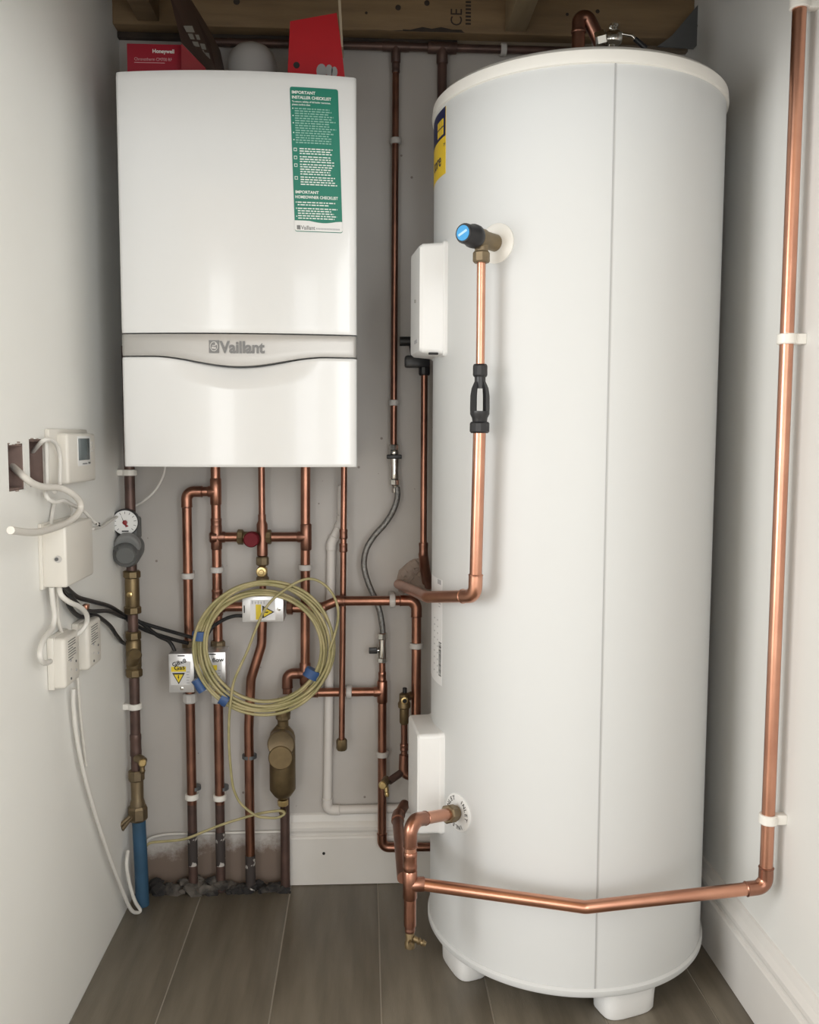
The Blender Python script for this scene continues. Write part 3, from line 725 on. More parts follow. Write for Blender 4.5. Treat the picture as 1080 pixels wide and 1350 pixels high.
# pipe from the black elbow beside the cylinder down to the hole
xa, xb = vpts(559, 492, 722, 1.965)
b1 = pipe_run('slim copper pipe dropping from black elbow beside the cylinder', [xa, xb, at(557, 745, 1.985), at(561, 768, 2.03)], R15, COP, .02, elbows=[])
collar(b1, Vector((xb.x, 1.965, at(558, 724, 1.965).z)), UP, R15, .030, COPD, 1.4, 'reducer')
tube('drop_pipe', [at(558, 730, 1.966), at(561, 752, 1.985), at(566, 772, 2.03)], R22, COPD, b1)
be = thing('tundish_elbow', 'black plastic fitting under the upper control cover', 'fitting', at(559, 494, 1.965))
nut('nut', Vector((xa.x, 1.965, at(559, 495, 1.965).z)), UP, .0125, .022, BLK, be, 12)
box('fitting_body', at(550, 477, 1.965), (.055, .03, .026), BLK, be, .005)
tube('fitting_arm', [at(527, 450, 1.98), at(545, 450, 1.98), at(548, 474, 1.972)], .0105, BLK, be, .008)
# broken plaster round the hole
poly = [at(u, v, BW) for (u, v) in ((522, 768), (526, 752), (537, 742), (545, 737), (552, 736), (562, 748), (572, 762), (580, 780), (572, 788), (556, 786), (540, 782), (530, 776))]
ph = prism('plaster_hole', poly, (0, -.006, 0), PATCH); tag(ph, 'ragged brown patch of broken plaster where the pipe enters the wall', 'plaster patch')
cxp = sum((q.x for q in poly))/len(poly); czp = sum((q.z for q in poly))/len(poly); random.seed(4)
for k in range(16):
    q = poly[k % 12]; f_ = random.uniform(.25, .93); X, Z = cxp+(q.x-cxp)*f_, czp+(q.z-czp)*f_; s_ = random.uniform(.006, .016)
    bm = bmesh.new(); bmesh.ops.create_icosphere(bm, subdivisions=1, radius=1); V = [Vector((X+v.co.x*s_*random.uniform(.6, 1.3), BW-.006+v.co.y*.004, Z+v.co.z*s_*random.uniform(.5, 1.2))) for v in bm.verts]
    bm.verts.ensure_lookup_table(); Fc = [tuple(v.index for v in f.verts) for f in bm.faces]; bm.free(); mk('plaster_lump', V, Fc, PATCH, ph, ang=15)

# ------------------------------------------------------------------ cold feed at the cylinder foot and the long pipe to the right wall
L = along(ih, inn, 566); ie = ih+inn*L; ie.z = at(562, 1082, ie.y).z
i0 = ih+inn*.0035
Lx = at(541, 1120, 1.50); ct = Vector((Lx.x, 1.50, at(541, 1166, 1.50).z))
elb = Vector((Lx.x, 1.50, at(548, 1082, 1.50).z))
ci = pipe_run('short elbowed copper pipe joining the inlet collar of the cylinder', [i0, elb, Vector((Lx.x, 1.50, ct.z))], R22, COPN, .026, elbows=[1], fmat=COP)
d_ = (i0-elb).normalized()
nut('compression_nut', i0-d_*.034, d_, .0175, .020, GUN, ci, 8)
collar(ci, i0-d_*.012, d_, R22, .014, GUN, 1.35, 'union')
collar(ci, Vector((Lx.x, 1.50, at(541, 1135, 1.5).z)), UP, R22, .034, COP)
tee(ci, ct, UP, (1, 0, 0), R22, COP, .026, .026)
# tail pipe and drain
dt = pipe_run('short copper tail hanging under the tee beside the cylinder foot', [ct, Vector((Lx.x, 1.50, at(541, 1220, 1.5).z))], R22, COP, 0)
collar(dt, Vector((Lx.x, 1.5, at(541, 1222, 1.5).z)), UP, R15, .018, COPD, 1.25, 'reducer')
z_ = lambda v: at(541, v, 1.5).z
dv = thing('drain_cock', 'small brass drain cock hanging lowest near the cylinder foot', 'valve', (Lx.x, 1.5, z_(1250)), 'drain cocks')
lathe('body', [(.006, 0), (.0095, .002), (.0095, .012), (.0075, .016), (.0085, z_(1228)-z_(1250)), (.006, z_(1224)-z_(1250))], (Lx.x, 1.5, z_(1250)), UP, BRA, dv, 16)
lathe('spout', [(.006, 0), (.005, .008), (.0065, .010), (.0045, .014), (.006, .017), (.004, .024)], (Lx.x+.006, 1.497, z_(1236)), (.9, -.2, -.35), BRA, dv, 14)
lathe('screw', [(.004, 0), (.004, .008)], (Lx.x, 1.49, z_(1238)), FR, BRA, dv, 8)
# pipe going back from the tee
bk = Vector((at(524, 1088, 1.75).x, 1.75, ct.z+.012)); bk2 = Vector((bk.x+.006, 1.80, at(540, 1066, 1.80).z)); 
pipe_run('tarnished copper pipe running back from the tee under the lower control cover', [ct+Vector((-.012, .004, .010)), bk, bk2+Vector((.012, .02, .0))], R22, COPD, .026, elbows=[1])
# along the front of the cylinder
rx = RW-.030
pt = at(1005, 1100, 1.0); ry = atX(1013, 1078, rx).y; rz0 = ct.z
ru_ = atX(1004, 1163, rx)
fr = Vector((at(772, 1196, 1.425).x, 1.425, at(772, 1196, 1.425).z))
rp = Vector((rx, ry, ru_.z)); rtop = Vector((rx, ry, ZC-.01))
lp = pipe_run('long copper pipe bent round the cylinder front and rising up the right wall', [ct+Vector((.02, 0, 0)), fr, rp, rtop], R22, COPN, .024, elbows=[2], fmat=COP)
CRG = 'white plastic clips on the right wall pipe'
for (v, s) in ((4, 'topmost white pipe clip on the right wall near the joists'), (447, 'white pipe clip on the right wall beside the upper cylinder'), (1079, 'white pipe clip low on the right wall above the pipe elbow')):
    zc = at(1030, v, ry).z; clip((rx, ry, zc), UP, R22, (RW-rx, 0, 0), s, LIDM, CRG, .017)

# ------------------------------------------------------------------ pipes on the back wall
YB = 2.008
def vz(u, v, Y=YB): return at(u, v, Y).z
zboil = BZ0+.012
GB = 'copper pipes below the boiler'
# pipe A and tee from B
xA = vx(249.5, 850, YB); xB = vx(287.5, 850, YB); xC = vx(346, 700, YB); xD = vx(403.5, 700, YB)
zE = vz(262, 648)
pA = pipe_run('copper pipe looping down left from the tee under the boiler', [Vector((xB, YB, zE)), Vector((xA, YB, zE)), Vector((xA, YB, vz(249, 862)))], R22, COP, .022, elbows=[1], group=GB)
nut('compression_nut', (xA, YB, vz(249, 856)), UP, .0165, .022, GUN, pA, 8)
pB = pipe_run('copper pipe straight down from boiler to the second valve box', [Vector((xB, YB, zboil)), Vector((xB, YB, vz(287, 862)))], R22, COP, group=GB)
tee(pB, (xB, YB, zE), UP, (-1, 0, 0), R22, COP, .030, .018)
zH = vz(320, 708)
tee(pB, (xB, YB, zH), UP, (1, 0, 0), R22, COPD, .028, .020)
lathe('blank_plug', [(R22*1.15, 0), (R22*1.15, .012), (R22*.9, .015)], (xB, YB-.004, zH), (-1, -.3, 0), COPD, pB, 16)
collar(pB, (xB, YB, vz(287, 690)), UP, R22, .024, COPD)
collar(pB, (xB, YB, vz(287, 783)), UP, R22, .022, COPD)
nut('compression_nut', (xB, YB, vz(287, 857)), UP, .0165, .022, GUN, pB, 8)
zJ = vz(305, 800)
tee(pB, (xB, YB, zJ), UP, (1, 0, 0), R22, COPD, .02, .018)
hb = tube('cross_pipe', [(xB+.012, YB, zJ), (vx(322, 800, YB), YB, zJ)], R22, COP); tag(hb, 'stub of copper pipe behind the cable coil feeding the middle valve box', 'pipe', GB)
# bypass run between B and D
bp = thing('bypass_valve', 'dark red round knob bypass valve on the cross pipe', 'valve', (vx(331, 709, YB), YB, zH-.02))
nut('left_nut', (vx(313, 708, YB), YB, zH), (1, 0, 0), .0175, .014, BRA, bp, 8)
nut('right_nut', (vx(350.5, 708, YB), YB, zH), (1, 0, 0), .0165, .013, BRA, bp, 8)
lathe('body', [(.0125, 0), (.0125, vx(351, 708, YB)-vx(319, 708, YB))], (vx(319, 708, YB), YB, zH), (1, 0, 0), BRA, bp, 18)
lathe('knob', [(.010, 0), (.012, .01), (.0175, .014), (.0175, .030), (.0150, .034)], (vx(331.5, 709.5, YB-.03), YB-.006, zH-.002), FR, REDK, bp, 24)
hb1 = tube('cross_pipe', [(xB+.015, YB, zH), (vx(315, 708, YB), YB, zH)], R22, COP); tag(hb1, 'short copper cross pipe between boiler pipe and red knob valve', 'pipe', GB)
hb2 = tube('cross_pipe', [(vx(357, 708, YB), YB, zH), (xD-.012, YB, zH)], R22, COPD); tag(hb2, 'dull copper cross pipe right of the red knob valve', 'pipe', GB)
pC = pipe_run('slim copper pipe from boiler to the brass capped fitting', [Vector((xC, YB-.004, zboil)), Vector((xC, YB-.004, vz(346, 780)))], R15, COP, group=GB)
lathe('fitting', [(.0085, 0), (.0125, .004), (.0125, vz(346, 684)-vz(346, 734)-.012), (.009, vz(346, 684)-vz(346, 734)-.004), (.009, vz(346, 678)-vz(346, 734))], (xC, YB-.004, vz(346, 734)), UP, COPD, pC, 20)
nut('compression_nut', (xC, YB-.004, vz(346, 745)), UP, .0145, .020, GUN, pC, 8)
lathe('lower_tee', [(.0145, 0), (.0145, .012), (.011, .016), (.011, .034)], (xC, YB-.004, vz(346, 768)), UP, GUN, pC, 18)
cp = lathe('brass_cap', [(.0125, 0), (.0125, .012), (.0105, .015), (.006, .0155), (.005, .019), (.001, .019)], (vx(345, 752, YB-.02), YB-.010, vz(345, 752)), FR, BRAN, pC, 24)
# lower part of C below the middle valve box
px = [(346, 815), (345, 850), (331, 895), (329, 960), (329, 1172)]
PCl = [Vector((at(u, v, YB).x, YB, at(u, v, YB).z)) for u, v in px]; PCl[4].x = PCl[3].x = vx(329, 1040, YB); PCl[4].z = .002
pCl = pipe_run('copper pipe with an offset bend from middle valve box to floor', PCl, R22, COP, .05, elbows=[], group=GB)
tube('paint_splash', [PCl[4]+Vector((0, 0, .0)), PCl[4]+Vector((0, 0, .085))], R22*1.06, mat('flaking_pipe_paint', (.045, .036, .034), .7, 0, (.50, .47, .44), 38, 1, lo=.56, hi=.59), pCl)
lathe('pipe_bracket', [(.017, -.004), (.017, .004)], (PCl[3].x, YB+.006, vz(329, 998)), UP, GALV, pCl, 18)
# D
pD = pipe_run('copper pipe from boiler down to the brass air separator branch', [Vector((xD, YB, zboil)), Vector((xD-.004, YB, vz(401, 900)))], R22, COP, group=GB)
tee(pD, (xD, YB, zH), UP, (-1, 0, 0), R22, COPD, .030, .020)
xD2 = xD-.004; zK = vz(390, 888)
tee(pD, (xD2, YB, zK), UP, (-1, 0, 0), R22, COPD, .026, .018)
xS = vx(379, 910, YB)
pS = pipe_run('tarnished copper elbow dropping into the brass air separator', [Vector((xD2-.01, YB, zK)), Vector((xS, YB, zK)), Vector((xS, YB, vz(378, 918)))], R22, COPD, .020, elbows=[1], group=GB)
zL = vz(460, 913); xF = vx(504, 950, YB+.004)
xg = Vector((xD2, YB+.004, vz(401, 897)))
pH = pipe_run('copper pipe running right from the separator branch to the filling tee', [xg, Vector((xD2, YB+.004, zL)), Vector((xF, YB+.004, zL))], R22*.95, COP, .016, elbows=[1], group=GB)
# separator
YS = 1.985
sep = thing('air_separator', 'brass air and dirt separator with round disc face', 'separator', (vx(373, 1050, YS), YS, vz(373, 1058, YS)))
xs = vx(372.5, 1000, YS); sz = lambda v: at(372, v, YS).z
nut('top_nut_white', (xs+.006, YS, sz(930)), UP, .0155, .022, GPL, sep, 10)
lathe('neck', [(.0175, sz(936)-sz(962)), (.0175, sz(941)-sz(962)), (.0125, sz(948)-sz(962)), (.0125, 0)][::-1], (xs+.002, YS, sz(962)), UP, BRA, sep, 20)
nut('top_nut', (xs+.002, YS, sz(949)), UP, .0165, .020, BRA, sep, 8)
lathe('body', [(.012, sz(1052)-sz(1040)), (.020, sz(1048)-sz(1040)), (.0295, 0), (.0295, sz(972)-sz(1040)), (.026, sz(965)-sz(1040)), (.013, sz(956)-sz(1040))], (xs, YS, sz(1040)), UP, BRA, sep, 36)
lathe('lid_ring', [(.0300, 0), (.0305, .020), (.0290, .022), (.0275, .021)], (xs, YS-.012, sz(975)), FR, GUN, sep, 36)
lathe('disc_face', [(.0275, 0), (.0275, .005), (.0255, .007)], (xs-.001, YS-.029, sz(992)), FR, BRA, sep, 36)
nut('bottom_nut', (xs, YS, sz(1062)), UP, .0125, .014, BRAN, sep, 8)
lathe('drain_spigot', [(.007, 0), (.009, .003), (.009, .010), (.0075, .012)], (xs, YS, sz(1074)), UP, BRA, sep, 16)
pSt = tube('copper_pipe', [(vx(376, 1100, 2.012), 2.012, sz(1000)), (vx(376, 1100, 2.012), 2.012, .001)], R22, COPB); tag(pSt, 'dark oxidised pipe behind the air separator running into the floor', 'pipe', GB)
# E
pE = pipe_run('slim copper pipe hanging from boiler with brass capped lower end', [Vector((vx(454, 640, 1.99), 1.99, zboil)), Vector((vx(450.5, 980, 1.99), 1.99, at(450, 982, 1.99).z))], R15*.95, COP, group=GB)
eA, eB = Vector((vx(454, 640, 1.99), 1.99, zboil)), Vector((vx(450.5, 980, 1.99), 1.99, at(450, 982, 1.99).z))
def lerpz(a, b, z): t = (z-a.z)/(b.z-a.z); return a+(b-a)*t
for v, hgt in ((704, .030), (722, .020)): collar(pE, lerpz(eA, eB, at(453, v, 1.99).z), UP, R15, .02 if v > 710 else .022, COPD, 1.25)
nut('end_cap', eB-Vector((0, 0, .012)), UP, .0125, .026, BRA, pE, 8)
# G from middle valve box to the right
YG = 1.968
g0 = at(382, 799, YG); g1 = at(424, 801, YG); g2 = at(444, 792, YG); zG = at(500, 792, YG).z
gx = vx(549, 860, YG)
pG = pipe_run('copper pipe stepping right and turning down beside the cylinder', [Vector((g0.x, YG, g1.z)), Vector((g1.x, YG, g1.z)), Vector((g2.x, YG, zG)), Vector((gx, YG, zG)), Vector((gx, YG, at(549, 985, YG).z))], R22, COP, .024, elbows=[3], group=GB)
nut('compression_nut', (at(378, 799, YG).x, YG, g1.z), (1, 0, 0), .0160, .014, COPD, pG, 8)
collar(pG, (g1.x-.006, YG, g1.z), (1, 0, 0), R22, .03, COPD); collar(pG, (g2.x+.008, YG, zG), (1, 0, 0), R22, .02, COPD)
# F filling pipe
YF = YB+.004
fz = lambda v: at(504, v, YF).z
pF = pipe_run('copper filling pipe from the hose valve down and right behind cylinder', [Vector((xF, YF, fz(925))), Vector((xF, YF, fz(1117))), Vector((at(575, 1120, YF-.01).x, YF, fz(1118)))], R22*.92, COP, .022, elbows=[1], group=GB)
tee(pF, (xF, YF, zL), UP, (-1, 0, 0), R22*.95, COP, .026, .02)
tube('upper_tail', [(xF, YF, fz(872)), (xF, YF, fz(905))], R15, COP, pF); collar(pF, (xF, YF, fz(892)), UP, R15, .022, COP, 1.25, 'reducer')
hv = thing('hose_valve', 'chrome hose valve with black lever at the hose lower end', 'valve', (xF, YF, fz(872)))
nut('lower_nut', (xF, YF, fz(873)), UP, .0125, .012, CHR, hv, 8)
lathe('body', [(.010, 0), (.011, .004), (.009, .03), (.010, .046)], (xF, YF, fz(867)), UP, CHR, hv, 18)
nut('upper_nut', (xF, YF, fz(843)), UP, .0115, .016, CHR, hv, 8)
tube('lever_stem', [(xF, YF-.002, fz(857)), (xF-.014, YF-.004, fz(857))], .0035, CHR, hv)
box('lever', (xF-.021, YF-.004, fz(857)), (.020, .008, .014), BLK, hv, .002)
# top pipes
YT = 2.020
zT = at(500, 61, YT).z
xT = vx(521.5, 300, YT)
t1 = pipe_run('brown tarnished pipe dropping from the top run to the filling hose', [Vector((xT, YT, zT)), Vector((xT-.003, YT, at(521, 588, YT).z))], R15, COPD)
tee(t1, (xT, YT, zT), (1, 0, 0), (0, 0, -1), R15*1.1, COPB, .03, .034, 1.25)
collar(t1, (xT, YT, at(521, 90, YT).z), UP, R15, .02, COPB, 1.2)
q0, q1 = Vector((vx(262, 55, YT), YT, zT)), Vector((vx(800, 70, YT), YT, zT))
t2 = pipe_run('dark sooty pipe running along the wall just under the joist', [q0, q1], R15*1.15, COPB)
xU = vx(583, 90, YT)
tee(t2, (xU, YT, zT), (1, 0, 0), (0, 0, -1), R22, COPB, .032, .034, 1.15)
t3 = tube('copper_pipe', [(xU, YT, zT), (xU, YT, .9)], R22*.96, COPB); tag(t3, 'wide brown pipe dropping behind the white cylinder', 'pipe')
t4 = clip((vx(664, 66, YT), YT, zT), (1, 0, 0), R15*1.15, (0, BW-YT, 0), 'pale pipe clip on the sooty pipe above the cylinder', GPL)
# filling hose
hz_ = lambda v: at(523, v, YT).z
hf = thing('filling_valve', 'chrome filling valve with black lever on top of the hose', 'valve', (xT-.002, YT, hz_(642)))
nut('upper_nut', (xT-.002, YT, hz_(594)), UP, .0125, .014, CHR, hf, 8)
lathe('collar', [(.010, 0), (.0115, .003), (.0115, .008), (.010, .011)], (xT-.002, YT, hz_(600)), UP, CHR, hf, 18)
box('lever', (xT-.002, YT-.010, hz_(602)), (.034, .010, .010), BLK, hf, .002)
lathe('body', [(.0085, 0), (.0105, .004), (.009, .018), (.0105, .034), (.0115, .048)], (xT-.001, YT, hz_(632)), UP, CHR, hf, 18)
nut('lower_nut', (xT, YT, hz_(640)), UP, .0120, .015, CHR, hf, 8)
lathe('hose_ferrule', [(.0075, 0), (.0085, .002), (.0085, .016), (.007, .018)], (xT+.001, YT, hz_(650)), UP, CHR, hf, 16)
hp_ = [(523.5, 642), (524, 655), (519, 672), (508, 690), (494, 706), (484, 722), (480, 740), (482, 757), (489, 777), (497, 794), (502, 812), (504.5, 830), (504.5, 842)]
ho = cable('braided_hose', [at(u, v, YT-.004-.012*math.sin(math.pi*k/12)) for k, (u, v) in enumerate(hp_)], .0068, STEEL, seg=12); tag(ho, 'grey braided steel filling hose curving between two chrome valves', 'hose')
# white waste pipe
wp = pipe_run('white painted plastic waste pipe down and along the skirting top', [at(451, 640, 2.034), at(451, 688, 2.034), at(437, 716, 2.034), at(431.5, 1068, 2.034), at(575, 1064, 2.034)], .0105, PWP, .016, 'waste_pipe')
# clips on the back wall pipes
def bclip(x, Y, v, r, label, u=300):
    clip((x, Y, at(u, v, Y).z), UP, r, (0, BW-Y, 0), label)
bclip(xA, YB, 759, R22, 'grey clip on the looped pipe above the first valve box', 250)
bclip(xB, YB, 751, R22, 'grey clip on the boiler pipe above the second valve box', 287)
bclip(xD-.002, YB, 748, R22, 'grey clip on the boiler pipe beside the cable coil', 402)
bclip(xF, YF, 994, R22*.92, 'grey clip on the filling pipe beside the drain cock', 504)
bclip(gx, YG, 851, R22, 'grey clip on the pipe turning down beside the cylinder', 549)
bclip(xT, YT, 186, R15, 'upper pale clip on the thin pipe beside the boiler', 521)
bclip(xT-.003, YT, 531, R15, 'lower pale clip on the thin pipe above the hose valve', 521)
clip((vx(517.5, 792, YG), YG, zG), (1, 0, 0), R22, (0, BW-YG, 0), 'grey clip on the horizontal pipe crossing the hose')
clip((vx(460, 913, YF), YF, zL), (1, 0, 0), R22*.95, (0, BW-YF, 0), 'grey clip on the low horizontal pipe beside capped pipe end')

# ------------------------------------------------------------------ motorised valve boxes
def bolt_tri(mp, s, flip=1):
    """warning triangle: outline and bolt, unit map"""
    o = [(-.5, .45*flip), (.5, .45*flip), (0, -.45*flip)]
    return o
def valve_box(label, px, Y, depth, turn, hand, tilt=0):
    (u0, v0, u1, v1) = px; a = at(u0, v0, Y); b = at(u1, v1, Y); w_, h_ = b.x-a.x, a.z-b.z; c = Vector(((a.x+b.x)/2, Y+depth/2, (a.z+b.z)/2))
    t = thing('valve_actuator', label, 'valve box', (c.x, c.y, b.z), 'silver motorised valve boxes')
    box('cover', c, (w_, depth, h_), ALU, t, .0015)
    mp = lambda x, z, d: Vector((c.x+x, Y-d, c.z+z))
    if turn: mp0 = mp; mp = lambda x, z, d: mp0(z, x, d); W, Hh = h_, w_
    else: W, Hh = w_, h_
    sgn = 1 if not turn else -1
    multi('slot', [plate_data(mp, -W*.14, W*.14, sgn*(Hh*.435), sgn*(Hh*.46), .0008)], DARKV, t)
    sk_ = multi('sticker', [plate_data(mp, -W*.42, W*.36, -Hh*.30, Hh*.30, .0005)], STK, t)
    multi('sticker_yellow', [plate_data(mp, -W*.40, W*.18, sgn*Hh*.04, sgn*Hh*.17, .0009)], YEL, t)
    tri = lambda s, d: [mp(-W*.11-W*.25*s, -sgn*(Hh*.02-Hh*.0*s)+sgn*0-sgn*Hh*.10+sgn*Hh*.13*s, d), mp(-W*.11+W*.25*s, -sgn*Hh*.12+sgn*Hh*.13*s, d), mp(-W*.11, -sgn*Hh*.12-sgn*Hh*.16*s, d)]
    mk('warning_triangle', tri(1, .0010), [(0, 1, 2)], INK, t, False); mk('warning_field', tri(.72, .0014), [(0, 1, 2)], YEL, t, False)
    bx = [(-.13, .0), (-.09, .0), (-.105, -.05), (-.08, -.05), (-.12, -.125), (-.115, -.075), (-.14, -.075)]
    V = [mp(W*x*1.0, sgn*Hh*(z-.045), .0018) for x, z in bx]; mk('warning_bolt', V, [tuple(range(len(V)))], INK, t, False)
    D = []
    for k in range(5): D.append(plate_data(mp, W*.20, W*(.32-.03*(k % 2)), -Hh*.26+Hh*.07*k, -Hh*.235+Hh*.07*k, .0009))
    multi('sticker_print', D, STKG, t)
    sc = mp(0, -sgn*Hh*.395, 0); lathe('screw', [(.0042, 0), (.0042, .0015), (.0025, .002)], sc, FR, CHR, t, 14); box('screw_slot', sc+Vector((0, -.0021, 0)), (.005, .0006, .001), DARKV, t, 0)
    if hand: multi('handwriting', [text_data(s, sz_, mp, W*x_, Hh*y_, .0016, 'LEFT', .015, rt_, 1.1) for (s, sz_, x_, y_, rt_) in hand], INK, t)
    lathe('motor_base', [(.013, 0), (.013, .02)], (c.x+(0 if turn else .014), Y+depth-.004, c.z), (0, 1, 0), GUN, t, 16)
    return t
YV = 1.935
valve_box('silver valve box with pen scrawl left of the cable coil', (222, 862, 256.5, 913), YV, .055, False, [('G8x8', .013, -.33, .17, .32), ('Gas', .014, -.28, .08, .1)])
valve_box('silver valve box half hidden behind the cable coil', (262, 860, 298, 911), YV+.004, .055, False, [('Rad flow', .0135, -.45, .22, .08)])
valve_box('silver valve box turned sideways in the middle of the cable coil', (319, 786, 374, 820), YV, .06, True, None)
# pipes below the boxes
for (u, x_, lab, v_w) in ((250, xA, 'dark pipe running from first valve box down into rubble', 1050), (289, vx(289, 1000, YB), 'dark pipe from second valve box down to floor with flaking paint', 1051)):
    t = thing('copper_pipe', lab, 'pipe', (x_, YB, 0), 'oxidised pipes into the floor')
    tube('pipe', [(x_, YB, vz(u, 908)), (x_, YB, vz(u, 1060))], R22, COPD, t); tube('lower_pipe', [(x_, YB, vz(u, 1058)), (x_, YB, .001)], R22*.98, COPB, t)
    nut('compression_nut', (x_, YB, vz(u, 926)), UP, .0165, .022, GPL, t, 10)
    tube('paint_flake', [(x_, YB-.0006, vz(u, 1096)), (x_, YB-.0006, vz(u, 1140))], R22*1.02, mat('flaking_pipe_paint', (1, 1, 1)), t)
    lathe('bracket', [(.016, -.004), (.016, .004)], (x_+.004, YB+.008, vz(u, 1040)), UP, GALV, t, 16)
    clip((x_, YB, vz(u, v_w)), UP, R22, (0, BW-YB, 0), 'low pale clip on the dark pipe under the %s valve box' % ('first' if u == 250 else 'second'), LIDM)

# ------------------------------------------------------------------ cable coil
YCo = 1.915
cc = at(349, 854, YCo); rxw = (at(437, 854, YCo).x-at(258, 854, YCo).x)/2; rzw = (at(349, 769, YCo).z-at(349, 938, YCo).z)/2
coil = thing('cable_coil', 'coil of green and yellow earth cable bound with blue tape', 'cable', cc-Vector((0, 0, rzw)))
random.seed(11)
for k in range(9):
    s = 1.03-.024*k; ox, oz = random.uniform(-.006, .006), random.uniform(-.006, .006); ph_ = random.uniform(0, 6.28); tl = random.uniform(-.15, .15)
    pts = []
    for i in range(30):
        a = 2*math.pi*i/30; wob = 1+.018*math.sin(2*a+ph_)+.008*math.sin(3*a+ph_*2)
        X = math.cos(a)*rxw*s*wob; Z = math.sin(a)*rzw*s*wob
        pts.append(cc+Vector((ox+X+tl*.02*Z, -.009+.004*(k % 4)+.003*math.sin(a*2+ph_), oz+Z)))
    V, Fc = tube_data(smooth_pts(pts, 3, True), .0033, 8, True); mk('loop', V, Fc, EARTH, coil, ang=60)
def on_loop(u, v): return at(u, v, YCo)
lp1 = [(302, 950), (304, 927), (308, 900), (317, 878), (326, 859), (338, 828), (348, 806), (360, 790), (378, 776), (393, 767), (408, 763), (422, 767), (435, 778), (444, 795), (446, 815), (441, 838), (434, 858)]
lp2 = [(302, 950), (302, 984), (306, 1030), (311, 1048), (319, 1061), (337, 1075), (352, 1078), (366, 1078), (375, 1073), (371, 1069), (357, 1070), (340, 1073), (322, 1078), (296, 1086), (270, 1096), (244, 1106), (220, 1109), (199, 1111), (192, 1117), (188, 1126)]
tail = [at(u, v, 1.896) for u, v in lp1[::-1]]+[at(u, v, 1.900+.004*k if k < 12 else 1.944+.004*(k-12)) for k, (u, v) in enumerate(lp2[1:])]
cable('loose_tail', tail, .0029, EARTH, coil, 8, 5)
def tape(u, v, ang_, wd_=.022, ln=.024):
    c = at(u, v, YCo-.001); a = math.radians(ang_); d = Vector((math.cos(a), 0, math.sin(a))); n = Vector((-math.sin(a), 0, math.cos(a)))
    V = []
    for s in (-.5, -.17, .17, .5):
        for k in range(14):
            t = 2*math.pi*k/14; V.append(c+d*(ln*s)+n*(wd_/2*math.cos(t)*(1+.05*math.sin(k+s*9)))+Vector((0, -.0125*math.sin(t), 0)))
    Fc = [(i*14+k, i*14+(k+1) % 14, (i+1)*14+(k+1) % 14, (i+1)*14+k) for i in range(3) for k in range(14)]+[tuple(range(14)), tuple(range(42, 56))]
    mk('tape', V, Fc, TAPE, coil)
tape(264, 838, 88, .034, .020); tape(411, 888, 62, .034, .020); tape(296, 922, -32, .030, .018); tape(263, 903, -60, .022, .030)

# ------------------------------------------------------------------ mains pipe in the left corner
YM = 1.955
mz = lambda v, u=175: at(u, v, YM).z
xm0, xm1 = vx(172, 640, YM), vx(178, 1000, YM); xm = (xm0+xm1)/2+.0005
mp_ = pipe_run('dark brown mains pipe rising in the left corner behind the boiler', [Vector((xm, YM, 1.25)), Vector((xm, YM, mz(1030)))], R22*1.02, COPB, name='mains_pipe')
collar(mp_, (xm, YM, mz(982)), UP, R22, .05, COPB, 1.15)
clip((xm, YM, mz(623)), UP, R22, (LW-xm, 0, 0), 'pale pipe clip on the mains pipe right under the boiler', LIDM)
clip((xm, YM, mz(931)), UP, R22, (LW-xm, 0, 0), 'pale pipe clip on the mains pipe below the strainer', LIDM)
prv = thing('pressure_reducing_valve', 'grey pressure reducing valve with knob and dial on mains pipe', 'valve', (xm, YM, mz(750)))
lathe('body', [(.018, 0), (.027, .006), (.030, .02), (.030, .06), (.024, .072)], (xm, YM+.014, mz(718)), (0, -.9, -.25), mat('prv_grey', (.12, .123, .123), .45), prv, 30)
lathe('bonnet', [(.024, 0), (.0272, .004), (.0272, .018), (.024, .022)], (xm+.003, YM-.030, mz(714)), (0, -.9, -.30), mat('prv_light_grey', (.22, .225, .225), .4), prv, 32)
lathe('knob', [(.017, 0), (.0198, .004), (.0198, .026), (.018, .029)], (xm+.004, YM-.050, mz(722)), (.12, -.9, -.26), MGP, prv, 20)
box('neck_block', (xm, YM, mz(696)), (.038, .044, .05), DGP, prv, .006)
gc = Vector((xm-.004, YM-.03, mz(687, 169))); gd = Vector((.14, -.98, -.02)).normalized()
ga = thing('pressure_gauge', 'small round white faced pressure gauge above the grey knob', 'gauge', gc-Vector((0, 0, .028)))
lathe('case', [(.0265, -.024), (.0285, -.020), (.0285, .002), (.0265, .003), (.0262, .0005)], gc, gd, BLK, ga, 36)
lathe('dial', [(.0264, 0), (.0264, .0012)], gc, gd, WPL, ga, 36)
gr_ = Vector((-gd.y, gd.x, 0)).normalized(); gu = gr_.cross(gd)*-1
if gu.z < 0: gu = -gu
gm = lambda x, z, d: gc+gr_*x+gu*z+gd*(.0014+d)
D = []
for k in range(11):
    a = math.radians(225-27*k); ca, sa_ = math.cos(a), math.sin(a); r0, r1_ = (.0185, .0235)
    D.append(([gm(ca*r0-sa_*.0005, sa_*r0+ca*.0005, .0003), gm(ca*r0+sa_*.0005, sa_*r0-ca*.0005, .0003), gm(ca*r1_+sa_*.0005, sa_*r1_-ca*.0005, .0003), gm(ca*r1_-sa_*.0005, sa_*r1_+ca*.0005, .0003)], [(0, 1, 2, 3)]))
D.append(plate_data(gm, -.007, .007, -.020, -.0175, .0003))
multi('graduations', D, INK, ga)
mk('needle', [gm(-.0012, -.006, .001), gm(.0022, -.009, .001), gm(-.0088, .019, .001)], [(0, 1, 2)], INK, ga, False)
lathe('hub', [(.005, 0), (.005, .002), (.003, .003)], gc+gd*.0014, gd, REDD, ga, 18)
